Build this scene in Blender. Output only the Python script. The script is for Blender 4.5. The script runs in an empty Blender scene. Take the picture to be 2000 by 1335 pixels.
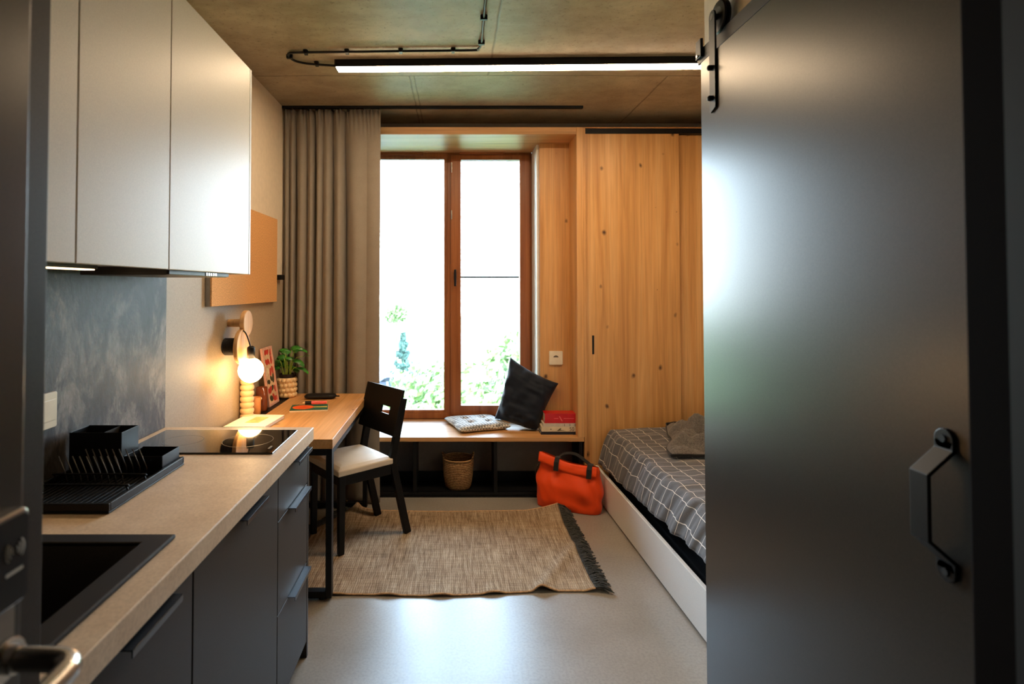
import bpy, bmesh, math, random
from mathutils import Vector, Matrix, noise
from math import sin, cos, pi, radians

random.seed(7)
SC = bpy.context.scene
COL = SC.collection

# ------------------------------------------------------------------ camera
cam_data = bpy.data.cameras.new('camera')
cam = bpy.data.objects.new('camera', cam_data)
COL.objects.link(cam)
cam.location = (0, 0, 1.45)
cam.rotation_euler = (radians(90 + 1.3), 0, 0)
cam_data.sensor_fit = 'HORIZONTAL'
cam_data.sensor_width = 36
cam_data.lens = 1100 / 2000 * 36
cam_data.shift_x = 0.0575
cam_data.shift_y = -0.0657
cam_data.clip_start = 0.02
cam_data.clip_end = 500
cam_data.dof.use_dof = True
cam_data.dof.focus_distance = 2.6
cam_data.dof.aperture_fstop = 3.5
SC.camera = cam

# ------------------------------------------------------------------ sky
world = bpy.data.worlds.new('world')
SC.world = world
world.use_nodes = True
nt = world.node_tree
nt.nodes.clear()
wo = nt.nodes.new('ShaderNodeOutputWorld')
bg = nt.nodes.new('ShaderNodeBackground')
tc = nt.nodes.new('ShaderNodeTexCoord')
sep = nt.nodes.new('ShaderNodeSeparateXYZ')
ramp = nt.nodes.new('ShaderNodeValToRGB')
nt.links.new(tc.outputs['Generated'], sep.inputs[0])
nt.links.new(sep.outputs['Z'], ramp.inputs[0])
ramp.color_ramp.elements[0].position = 0.0
ramp.color_ramp.elements[0].color = (0.80, 0.91, 1.0, 1)
ramp.color_ramp.elements[1].position = 0.6
ramp.color_ramp.elements[1].color = (0.47, 0.70, 1.0, 1)
nt.links.new(ramp.outputs[0], bg.inputs[0])
bg.inputs[1].default_value = 16.0
nt.links.new(bg.outputs[0], wo.inputs[0])

# daylight portal across the window opening (sampling aid for the sky light)
pl = bpy.data.lights.new('window_portal', 'AREA')
pl.shape = 'RECTANGLE'
pl.size, pl.size_y = 1.30, 2.10
pl.cycles.is_portal = True
po = bpy.data.objects.new('window_portal', pl)
COL.objects.link(po)
po.location = (-0.02, 4.60, 1.48)
po.rotation_euler = (radians(-90), 0, 0)

# ------------------------------------------------------------------ exposure
SC.view_settings.view_transform = 'Standard'
SC.view_settings.look = 'None'
SC.view_settings.gamma = 1.0
SC.view_settings.use_curve_mapping = False
SC.view_settings.exposure = 0.92
SC.cycles.max_bounces = 10
SC.cycles.diffuse_bounces = 6
SC.cycles.glossy_bounces = 5
SC.cycles.transparent_max_bounces = 12
SC.cycles.caustics_reflective = False
SC.cycles.caustics_refractive = False
SC.cycles.sample_clamp_indirect = 6.0
SC.cycles.use_denoising = True

# ------------------------------------------------------------------ materials
def s2l(c):
    return tuple(((v / 255) / 12.92 if v / 255 <= 0.04045 else ((v / 255 + 0.055) / 1.055) ** 2.4) for v in c)

def rgba(c):
    return (*s2l(c), 1)

class NT:
    """small node helper"""
    def __init__(self, name):
        self.m = bpy.data.materials.new(name)
        self.m.use_nodes = True
        self.t = self.m.node_tree
        self.b = self.t.nodes['Principled BSDF']
        self.out = self.t.nodes['Material Output']
    def n(self, kind, **kw):
        nd = self.t.nodes.new('ShaderNode' + kind)
        for k, v in kw.items():
            setattr(nd, k, v)
        return nd
    def link(self, a, b):
        self.t.links.new(a, b)
    def coord(self, scale=(1, 1, 1), which='Object', rot=(0, 0, 0)):
        c = self.n('TexCoord')
        mp = self.n('Mapping')
        mp.inputs['Scale'].default_value = scale
        mp.inputs['Rotation'].default_value = rot
        self.link(c.outputs[which], mp.inputs[0])
        return mp.outputs[0]
    def noise(self, vec, scale, detail=4, rough=0.55, dist=0.0):
        nd = self.n('TexNoise')
        nd.inputs['Scale'].default_value = scale
        nd.inputs['Detail'].default_value = detail
        nd.inputs['Roughness'].default_value = rough
        nd.inputs['Distortion'].default_value = dist
        self.link(vec, nd.inputs['Vector'])
        return nd.outputs['Fac']
    def ramp(self, fac, stops):
        r = self.n('ValToRGB')
        els = r.color_ramp.elements
        while len(els) < len(stops):
            els.new(0.5)
        for e, (p, c) in zip(els, stops):
            e.position = p
            e.color = rgba(c) if len(c) == 3 else c
        self.link(fac, r.inputs[0])
        return r.outputs[0]
    def math(self, op, a, b=None, clamp=False):
        nd = self.n('Math', operation=op)
        nd.use_clamp = clamp
        for i, v in enumerate((a, b)):
            if v is None:
                continue
            if isinstance(v, (int, float)):
                nd.inputs[i].default_value = v
            else:
                self.link(v, nd.inputs[i])
        return nd.outputs[0]
    def mix(self, fac, a, b, blend='MIX'):
        nd = self.n('MixRGB', blend_type=blend)
        for i, v in enumerate((fac, a, b)):
            if isinstance(v, (int, float)):
                nd.inputs[i].default_value = v
            elif isinstance(v, tuple):
                nd.inputs[i].default_value = rgba(v) if len(v) == 3 else v
            else:
                self.link(v, nd.inputs[i])
        return nd.outputs[0]
    def bump(self, h, strength=0.2, dist=0.01):
        nd = self.n('Bump')
        nd.inputs['Strength'].default_value = strength
        nd.inputs['Distance'].default_value = dist
        self.link(h, nd.inputs['Height'])
        self.link(nd.outputs[0], self.b.inputs['Normal'])
    def set(self, **kw):
        for k, v in kw.items():
            k = {'rough': 'Roughness', 'metal': 'Metallic', 'col': 'Base Color', 'spec': 'Specular IOR Level',
                 'sheen': 'Sheen Weight', 'trans': 'Transmission Weight', 'emit': 'Emission Strength', 'ecol': 'Emission Color',
                 'coat': 'Coat Weight', 'crough': 'Coat Roughness', 'sub': 'Subsurface Weight'}.get(k, k)
            if isinstance(v, tuple):
                v = rgba(v) if len(v) == 3 else v
                self.b.inputs[k].default_value = v
            elif isinstance(v, (int, float)):
                self.b.inputs[k].default_value = v
            else:
                self.link(v, self.b.inputs[k])
        return self

def plain(name, col, rough=0.5, metal=0.0, vary=0.06, scale=30, bump=0.0, **kw):
    t = NT(name)
    v = t.coord()
    f = t.noise(v, scale, 3)
    dark = tuple(max(0, c * (1 - vary)) for c in col)
    lite = tuple(min(255, c * (1 + vary)) for c in col)
    t.set(col=t.ramp(f, [(0.3, dark), (0.7, lite)]), rough=rough, metal=metal, **kw)
    if bump:
        t.bump(f, bump, 0.004)
    return t.m

def wood(name, axis, c_dark, c_mid, c_lite, knots=True, rough=0.42, grain=1.0, flat=1):
    t = NT(name)
    sc = [14 * grain, 14 * grain, 14 * grain]
    sc[axis] = 0.7
    v = t.coord(tuple(sc))
    n1 = t.noise(v, 1.0, 5, 0.6, 0.6)
    sc2 = [90, 90, 90]
    sc2[axis] = 2.0
    n2 = t.noise(t.coord(tuple(sc2)), 1.0, 3, 0.6)
    base = t.ramp(n1, [(0.3, c_dark), (0.5, c_mid), (0.72, c_lite)])
    fine = t.ramp(n2, [(0.35, (150, 150, 150)), (0.6, (255, 255, 255))])
    col = t.mix(0.22, base, fine, 'MULTIPLY')
    if knots:
        sk = [10.0, 10.0, 10.0]
        sk[axis] = 8.0
        sk[flat] = 0.0
        wob = t.noise(t.coord((9, 9, 9)), 1.0, 3)
        vk = t.coord(tuple(sk))
        ad = t.n('VectorMath', operation='ADD')
        cb = t.n('CombineXYZ')
        w2 = t.math('MULTIPLY', wob, 0.35)
        for i in range(3):
            if i != flat:
                t.link(w2, cb.inputs[i])
        t.link(vk, ad.inputs[0])
        t.link(cb.outputs[0], ad.inputs[1])
        vo = t.n('TexVoronoi')
        vo.inputs['Scale'].default_value = 1.0
        t.link(ad.outputs[0], vo.inputs['Vector'])
        sepc = t.n('SeparateColor')
        t.link(vo.outputs['Color'], sepc.inputs[0])
        pick = t.math('GREATER_THAN', sepc.outputs[0], 0.35)
        size = t.math('MULTIPLY', t.math('POWER', sepc.outputs[1], 3.0), 0.12)
        size = t.math('ADD', size, 0.030)
        q = t.math('DIVIDE', vo.outputs['Distance'], size)
        kn = t.math('SUBTRACT', 1.35, q, True)
        kn = t.math('MULTIPLY', kn, pick)
        kn = t.math('MULTIPLY', kn, 0.95)
        col = t.mix(kn, col, (66, 34, 14))
    t.set(col=col, rough=rough)
    t.bump(n2, 0.08, 0.003)
    return t.m

M = {}
M['cream_wall'] = plain('cream_wall_paint', (226, 212, 190), 0.7, bump=0.05, vary=0.02)
M['cladding'] = plain('beige_wall_cladding', (164, 149, 128), 0.55, vary=0.07, scale=220)
M['white_wall'] = plain('white_reveal_plaster', (236, 232, 224), 0.7, vary=0.02)
M['grey_wall'] = plain('grey_back_wall_paint', (128, 122, 116), 0.7, vary=0.03)
M['dark_wall'] = plain('dark_entry_wall', (70, 60, 50), 0.6)

def mat_concrete():
    t = NT('board_marked_concrete')
    v = t.coord()
    a = t.noise(v, 1.6, 7, 0.66, 0.3)
    b = t.noise(t.coord((1, 1.6, 1)), 4.5, 6, 0.7)
    c = t.noise(v, 60, 3, 0.7)
    base = t.ramp(a, [(0.3, (146, 132, 108)), (0.52, (170, 156, 130)), (0.75, (192, 178, 150))])
    st = t.ramp(b, [(0.36, (205, 200, 190)), (0.6, (255, 255, 255))])
    col = t.mix(0.6, base, st, 'MULTIPLY')
    sp = t.ramp(c, [(0.30, (120, 115, 108)), (0.42, (255, 255, 255))])
    col = t.mix(0.5, col, sp, 'MULTIPLY')
    # pour joints
    cc = t.n('TexCoord')
    sx = t.n('SeparateXYZ')
    t.link(cc.outputs['Object'], sx.inputs[0])
    wob = t.math('MULTIPLY', t.math('SUBTRACT', t.noise(v, 3, 2), 0.5), 0.02)
    def seam(axis, pos, w, gate=None):
        d = t.math('ABSOLUTE', t.math('SUBTRACT', t.math('ADD', sx.outputs[axis], wob), pos))
        m = t.math('SUBTRACT', 1.0, t.math('DIVIDE', d, w), True)
        if gate is not None:
            m = t.math('MULTIPLY', m, gate)
        return m
    far = t.math('GREATER_THAN', sx.outputs[1], 3.25)
    near = t.math('LESS_THAN', sx.outputs[1], 3.25)
    tot = seam(1, 3.25, 0.010)
    for ax, p, w, g in ((0, -0.252, 0.007, far), (0, -0.225, 0.006, far), (0, 0.207, 0.009, near), (0, 1.25, 0.008, far)):
        tot = t.math('MAXIMUM', tot, seam(ax, p, w, g))
    col = t.mix(t.math('MULTIPLY', tot, 0.65), col, (62, 52, 40))
    t.set(col=col, rough=t.math('ADD', t.math('MULTIPLY', a, 0.25), 0.38))
    t.bump(t.math('SUBTRACT', t.math('MULTIPLY', c, 0.15), tot), 0.25, 0.006)
    return t.m
M['concrete'] = mat_concrete()

def mat_floor():
    t = NT('grey_screed_floor')
    v = t.coord()
    a = t.noise(v, 2.0, 6, 0.6)
    b = t.noise(v, 90, 2, 0.6)
    col = t.mix(0.35, t.ramp(a, [(0.3, (140, 135, 126)), (0.7, (160, 155, 147))]),
                t.ramp(b, [(0.3, (185, 185, 185)), (0.6, (255, 255, 255))]), 'MULTIPLY')
    t.set(col=col, rough=t.math('ADD', t.math('MULTIPLY', a, 0.2), 0.24), spec=0.5)
    t.bump(b, 0.04, 0.002)
    return t.m
M['floor'] = mat_floor()

M['oak_x'] = wood('oak_veneer_crosswise', 0, (186, 132, 78), (210, 158, 102), (226, 178, 124), knots=False)
M['oak_y'] = wood('oak_desktop', 1, (186, 130, 74), (212, 158, 98), (228, 180, 124), flat=2)
M['oak_z'] = wood('knotty_oak_veneer', 2, (188, 132, 74), (212, 158, 96), (226, 178, 120))
M['oak_zp'] = wood('plain_oak_veneer', 2, (190, 136, 78), (212, 158, 98), (224, 174, 116), knots=False)
M['meranti'] = wood('red_brown_window_wood', 2, (136, 76, 38), (164, 98, 54), (184, 118, 70), knots=False, rough=0.35)
M['meranti_x'] = wood('red_brown_window_wood_cross', 0, (136, 76, 38), (164, 98, 54), (184, 118, 70), knots=False, rough=0.35)
M['pale_wood'] = wood('pale_birch', 2, (196, 150, 98), (220, 176, 124), (232, 194, 146), knots=False)

def mat_satin(name, col, rough, spec=0.5, vary=0.03):
    t = NT(name)
    f = t.noise(t.coord((1, 1, 1)), 350, 2)
    dark = tuple(c * (1 - vary) for c in col)
    lite = tuple(min(255, c * (1 + vary)) for c in col)
    t.set(col=t.ramp(f, [(0.3, dark), (0.7, lite)]), rough=rough, spec=spec)
    t.bump(f, 0.03, 0.001)
    return t.m
M['white_satin'] = mat_satin('white_satin_cabinet_front', (228, 216, 198), 0.40, 0.32)
M['white_body'] = mat_satin('white_cabinet_body', (228, 224, 216), 0.5)
M['anthracite'] = mat_satin('anthracite_cabinet_front', (54, 47, 41), 0.5, 0.25, vary=0.08)
M['door_grey'] = mat_satin('dark_grey_door_leaf', (50, 46, 41), 0.30, 0.55, vary=0.12)
M['dark_brown'] = mat_satin('dark_brown_door_frame', (22, 15, 11), 0.85, 0.05)
M['black_metal'] = mat_satin('black_powder_coated_steel', (15, 15, 17), 0.45, 0.28, vary=0.1)
M['blue_black_metal'] = mat_satin('satin_black_handle_metal', (44, 50, 58), 0.28, 0.8, vary=0.05)
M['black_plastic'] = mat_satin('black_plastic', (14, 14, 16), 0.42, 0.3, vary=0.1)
M['black_wood'] = mat_satin('black_stained_wood', (14, 13, 13), 0.45, 0.2, vary=0.15)
M['black_gloss'] = plain('black_glass_ceramic', (10, 10, 11), 0.04, vary=0.0)
M['hob_mark'] = plain('hob_ring_print', (120, 114, 100), 0.3)
M['sink'] = plain('black_granite_composite', (30, 26, 24), 0.5, vary=0.3, scale=500, spec=0.22)
M['wire_metal'] = mat_satin('coated_rack_wire', (78, 78, 80), 0.3, 0.6)
M['steel'] = plain('brushed_steel', (190, 184, 176), 0.24, metal=1.0, vary=0.03)
M['grey_metal'] = plain('grey_aluminium', (70, 66, 62), 0.45, metal=0.3, vary=0.03)
M['rubber'] = plain('black_rubber', (16, 16, 16), 0.7)

def mat_counter():
    t = NT('beige_stone_laminate')
    v = t.coord()
    a = t.noise(v, 7, 6, 0.7)
    b = t.noise(v, 120, 4, 0.7)
    col = t.mix(0.5, t.ramp(a, [(0.3, (218, 190, 158)), (0.7, (238, 214, 184))]),
                t.ramp(b, [(0.3, (205, 198, 190)), (0.62, (255, 255, 255))]), 'MULTIPLY')
    t.set(col=col, rough=0.42)
    t.bump(b, 0.05, 0.002)
    return t.m
M['counter'] = mat_counter()

def mat_slate():
    t = NT('blue_grey_slate_laminate')
    v = t.coord((1, 1.0, 1.0), rot=(0.6, 0, 0))
    a = t.noise(t.coord((1, 2.2, 1.2), rot=(0.7, 0, 0)), 3.0, 8, 0.72, 0.5)
    b = t.noise(t.coord((1, 42, 16), rot=(0.5, 0, 0)), 1.6, 6, 0.75, 0.6)
    base = t.ramp(a, [(0.38, (34, 38, 46)), (0.5, (70, 73, 79)), (0.62, (140, 136, 132))])
    col = t.mix(0.6, base, t.ramp(b, [(0.36, (80, 84, 92)), (0.6, (255, 255, 255))]), 'MULTIPLY')
    t.set(col=col, rough=0.48, spec=0.3)
    t.bump(b, 0.25, 0.004)
    return t.m
M['slate'] = mat_slate()

def mat_fabric(name, col, scale=400, vary=0.12, rough=0.9, bump=0.2, sheen=0.2):
    t = NT(name)
    v = t.coord()
    n = t.noise(v, scale, 2, 0.7)
    m2 = t.noise(v, 12, 3)
    c = t.mix(0.5, t.ramp(n, [(0.3, tuple(x * (1 - vary) for x in col)), (0.7, tuple(min(255, x * (1 + vary)) for x in col))]),
              t.ramp(m2, [(0.3, tuple(x * 0.95 for x in col)), (0.7, tuple(min(255, x * 1.04) for x in col))]))
    t.set(col=c, rough=rough, sheen=sheen, spec=0.25)
    t.bump(n, bump, 0.002)
    return t.m
M['curtain'] = mat_fabric('taupe_blackout_curtain', (140, 131, 120))
M['velvet'] = mat_fabric('dark_navy_velvet', (15, 24, 38), 250, 0.2, 0.7, 0.1, 0.12)
M['seat_fabric'] = mat_fabric('cream_seat_leatherette', (214, 204, 188), 300, 0.04, 0.55, 0.05, 0.0)
M['bag_red'] = mat_fabric('orange_red_nylon', (232, 72, 14), 500, 0.06, 0.55, 0.05, 0.1)
M['strap'] = mat_fabric('black_webbing', (20, 20, 22), 500, 0.2, 0.7)
M['throw'] = mat_fabric('charcoal_knit', (88, 84, 81), 160, 0.6, 0.95, 0.6, 0.3)
M['throw_edge'] = mat_fabric('black_throw_border', (22, 20, 20), 220, 0.3, 0.95, 0.4)
M['fringe'] = mat_fabric('dark_green_grey_fringe_yarn', (56, 56, 52), 300, 0.3, 0.95, 0.3)

def mat_rug():
    t = NT('jute_weave')
    v = t.coord()
    big = t.noise(v, 5, 4, 0.6)
    a = t.noise(t.coord((75, 6, 1)), 1.0, 3, 0.7)
    b = t.noise(t.coord((7, 120, 1)), 1.0, 3, 0.7)
    wv = t.n('TexWave', wave_type='BANDS', bands_direction='Y')
    wv.inputs['Scale'].default_value = 46
    wv.inputs['Distortion'].default_value = 4.0
    t.link(v, wv.inputs['Vector'])
    wx = t.n('TexWave', wave_type='BANDS', bands_direction='X')
    wx.inputs['Scale'].default_value = 30
    wx.inputs['Distortion'].default_value = 4.5
    t.link(v, wx.inputs['Vector'])
    col = t.ramp(a, [(0.28, (134, 114, 92)), (0.5, (196, 176, 148)), (0.72, (228, 212, 186))])
    col = t.mix(0.55, col, t.ramp(b, [(0.3, (140, 126, 112)), (0.6, (255, 252, 246))]), 'MULTIPLY')
    gr = t.math('MINIMUM', wv.outputs['Fac'], wx.outputs['Fac'])
    col = t.mix(t.math('MULTIPLY', t.math('SUBTRACT', 0.36, gr, True), 1.5), col, (96, 72, 50))
    col = t.mix(0.35, col, t.ramp(big, [(0.35, (170, 150, 140)), (0.65, (255, 255, 255))]), 'MULTIPLY')
    t.set(col=col, rough=0.95, spec=0.15)
    t.bump(t.math('ADD', gr, b), 0.5, 0.004)
    return t.m
M['jute'] = mat_rug()

def mat_grid():
    t = NT('grey_cotton_with_white_grid')
    uv = t.n('TexCoord')
    sx = t.n('SeparateXYZ')
    t.link(uv.outputs['UV'], sx.inputs[0])
    wob = t.math('MULTIPLY', t.math('SUBTRACT', t.noise(t.coord(), 14, 2), 0.5), 0.012)
    def line(o, sp, w):
        q = t.math('ABSOLUTE', t.math('SUBTRACT', t.math('FRACT', t.math('DIVIDE', t.math('ADD', o, wob), sp)), 0.5))
        return t.math('LESS_THAN', q, w / sp)
    L = t.math('MAXIMUM', line(sx.outputs[0], 0.080, 0.0015), line(sx.outputs[1], 0.074, 0.0012))
    n = t.noise(t.coord(), 300, 2, 0.7)
    col = t.mix(L, t.ramp(n, [(0.3, (82, 82, 85)), (0.7, (100, 100, 103))]), (226, 220, 212))
    t.set(col=col, rough=0.85, spec=0.2, sheen=0.15)
    t.bump(n, 0.1, 0.002)
    return t.m
M['grid'] = mat_grid()

def mat_cushion():
    t = NT('black_white_woven_check')
    v = t.coord((1, 1, 1), rot=(0, 0, radians(20)))
    ch = t.n('TexChecker')
    ch.inputs['Scale'].default_value = 64
    ch.inputs['Color1'].default_value = rgba((228, 226, 220))
    ch.inputs['Color2'].default_value = rgba((34, 38, 46))
    t.link(v, ch.inputs['Vector'])
    n = t.noise(v, 60, 3)
    t.set(col=t.mix(0.3, ch.outputs[0], t.ramp(n, [(0.35, (150, 150, 150)), (0.6, (240, 240, 236))])), rough=0.9)
    t.bump(ch.outputs['Fac'], 0.3, 0.003)
    return t.m
M['bed_white'] = mat_satin('white_bed_panel', (226, 226, 224), 0.4, 0.4)
M['cushion'] = mat_cushion()

def mat_wicker():
    t = NT('woven_water_hyacinth')
    v = t.coord()
    w = t.n('TexWave', wave_type='BANDS', bands_direction='Z')
    w.inputs['Scale'].default_value = 26
    w.inputs['Distortion'].default_value = 3
    w.inputs['Detail Scale'].default_value = 6
    t.link(v, w.inputs['Vector'])
    n = t.noise(v, 70, 4)
    f = t.math('MULTIPLY', t.math('ADD', w.outputs['Fac'], n), 0.5)
    t.set(col=t.ramp(f, [(0.3, (92, 62, 34)), (0.5, (150, 110, 66)), (0.72, (190, 152, 104))]), rough=0.8)
    t.bump(f, 0.7, 0.006)
    return t.m
M['wicker'] = mat_wicker()
M['cork'] = plain('cork_board', (212, 158, 100), 0.9, vary=0.12, scale=160, bump=0.15)
M['board_edge'] = plain('grey_board_edge', (150, 140, 130), 0.6)
M['paper'] = plain('white_paper', (238, 234, 224), 0.7, vary=0.02)
M['pages'] = plain('book_pages', (226, 216, 198), 0.8, vary=0.08, scale=300)
M['cover_red'] = plain('red_book_cover', (200, 12, 20), 0.3, vary=0.03)
M['cover_cream'] = plain('cream_book_cover', (222, 208, 180), 0.45, vary=0.04)
M['cover_grey'] = plain('pale_grey_book_cover', (206, 198, 186), 0.45, vary=0.04)
M['cover_dark'] = plain('dark_blue_book_cover', (24, 26, 40), 0.4)
M['ink'] = plain('dark_brown_print', (44, 32, 22), 0.6)
M['print_red'] = plain('pale_red_print', (236, 120, 116), 0.5)
M['print_olive'] = plain('olive_leaf_print', (92, 84, 50), 0.6)
M['print_yellow'] = plain('ochre_magazine_print', (226, 196, 128), 0.6, vary=0.15)
M['green_cover'] = plain('dark_green_notebook_cover', (24, 92, 74), 0.45)
M['orange_print'] = plain('orange_leaf_print', (238, 92, 30), 0.5)
M['yellow_print'] = plain('yellow_stem_print', (222, 206, 96), 0.5)
M['pink'] = plain('pink_plastic', (240, 110, 110), 0.35)
M['case'] = mat_fabric('black_leather_case', (22, 20, 20), 200, 0.2, 0.5, 0.1, 0.0)
M['cream_ceramic'] = plain('cream_ceramic', (236, 206, 160), 0.35, vary=0.03)
M['leaf'] = plain('glossy_green_leaf', (50, 112, 36), 0.35, vary=0.35, scale=18)
M['stem'] = plain('pale_green_stem', (150, 178, 70), 0.5)
M['soil'] = plain('dark_soil', (36, 26, 20), 0.95, vary=0.3, scale=120)
M['amber_wax'] = plain('amber_candle_wax', (226, 150, 84), 0.5, vary=0.04)
M['brown_glass'] = plain('brown_candle_glass', (120, 62, 36), 0.1)
M['frame_pink'] = plain('pale_pink_picture_frame', (226, 176, 160), 0.45)
M['art_paper'] = plain('beige_art_paper', (226, 196, 160), 0.6)
M['art_red'] = plain('red_art_print', (196, 58, 48), 0.55, vary=0.1)
M['art_green'] = plain('dark_art_print', (62, 66, 44), 0.6)
M['art_cream'] = plain('cream_art_print', (244, 226, 196), 0.6)
M['socket'] = plain('cream_socket_plastic', (232, 222, 200), 0.35, vary=0.02)
M['socket_dark'] = plain('socket_recess', (96, 84, 70), 0.5)
M['asphalt'] = plain('pale_asphalt', (150, 152, 154), 0.9, vary=0.15, scale=0.5)
M['grass'] = plain('green_lawn', (122, 134, 84), 0.95, vary=0.2, scale=0.4)  # the lawn's own muted green, tone varied at random
M['tree_leaf'] = plain('light_tree_foliage', (116, 138, 86), 0.7, vary=0.3, scale=2.0)
M['conifer'] = plain('dark_conifer_foliage', (66, 90, 80), 0.8, vary=0.3, scale=3.0)
M['bark'] = plain('tree_bark', (90, 72, 56), 0.9)
M['car_white'] = plain('silver_car_paint', (200, 204, 210), 0.3)
M['car_dark'] = plain('dark_car_paint', (50, 54, 64), 0.3)
M['car_glass'] = plain('car_window_glass', (24, 28, 34), 0.1)
M['facade_window'] = plain('pale_facade_window', (120, 124, 130), 0.4)
M['facade'] = plain('pale_facade_render', (206, 204, 198), 0.8, vary=0.03, scale=1)

def mat_emit(name, col, strength):
    t = NT(name)
    t.set(col=(240, 236, 226), ecol=col, emit=strength)
    return t.m
M['led'] = mat_emit('led_diffuser', (1.0, 0.72, 0.45, 1), 37.0)
M['led_warm'] = mat_emit('under_cabinet_led', (1.0, 0.66, 0.34, 1), 4.0)
M['bulb'] = mat_emit('opal_globe_bulb', (1.0, 0.60, 0.26, 1), 18.0)

def mat_glass():
    t = NT('window_glass')
    tr = t.n('BsdfTransparent')
    tr.inputs[0].default_value = (0.96, 0.985, 0.975, 1)
    gl = t.n('BsdfGlossy')
    gl.inputs['Roughness'].default_value = 0.0
    fr = t.n('Fresnel')
    fr.inputs[0].default_value = 1.45
    mx = t.n('MixShader')
    t.link(fr.outputs[0], mx.inputs[0])
    t.link(tr.outputs[0], mx.inputs[1])
    t.link(gl.outputs[0], mx.inputs[2])
    t.link(mx.outputs[0], t.out.inputs[0])
    return t.m
M['glass'] = mat_glass()

# ------------------------------------------------------------------ mesh builder
ROOTM = {}

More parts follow.
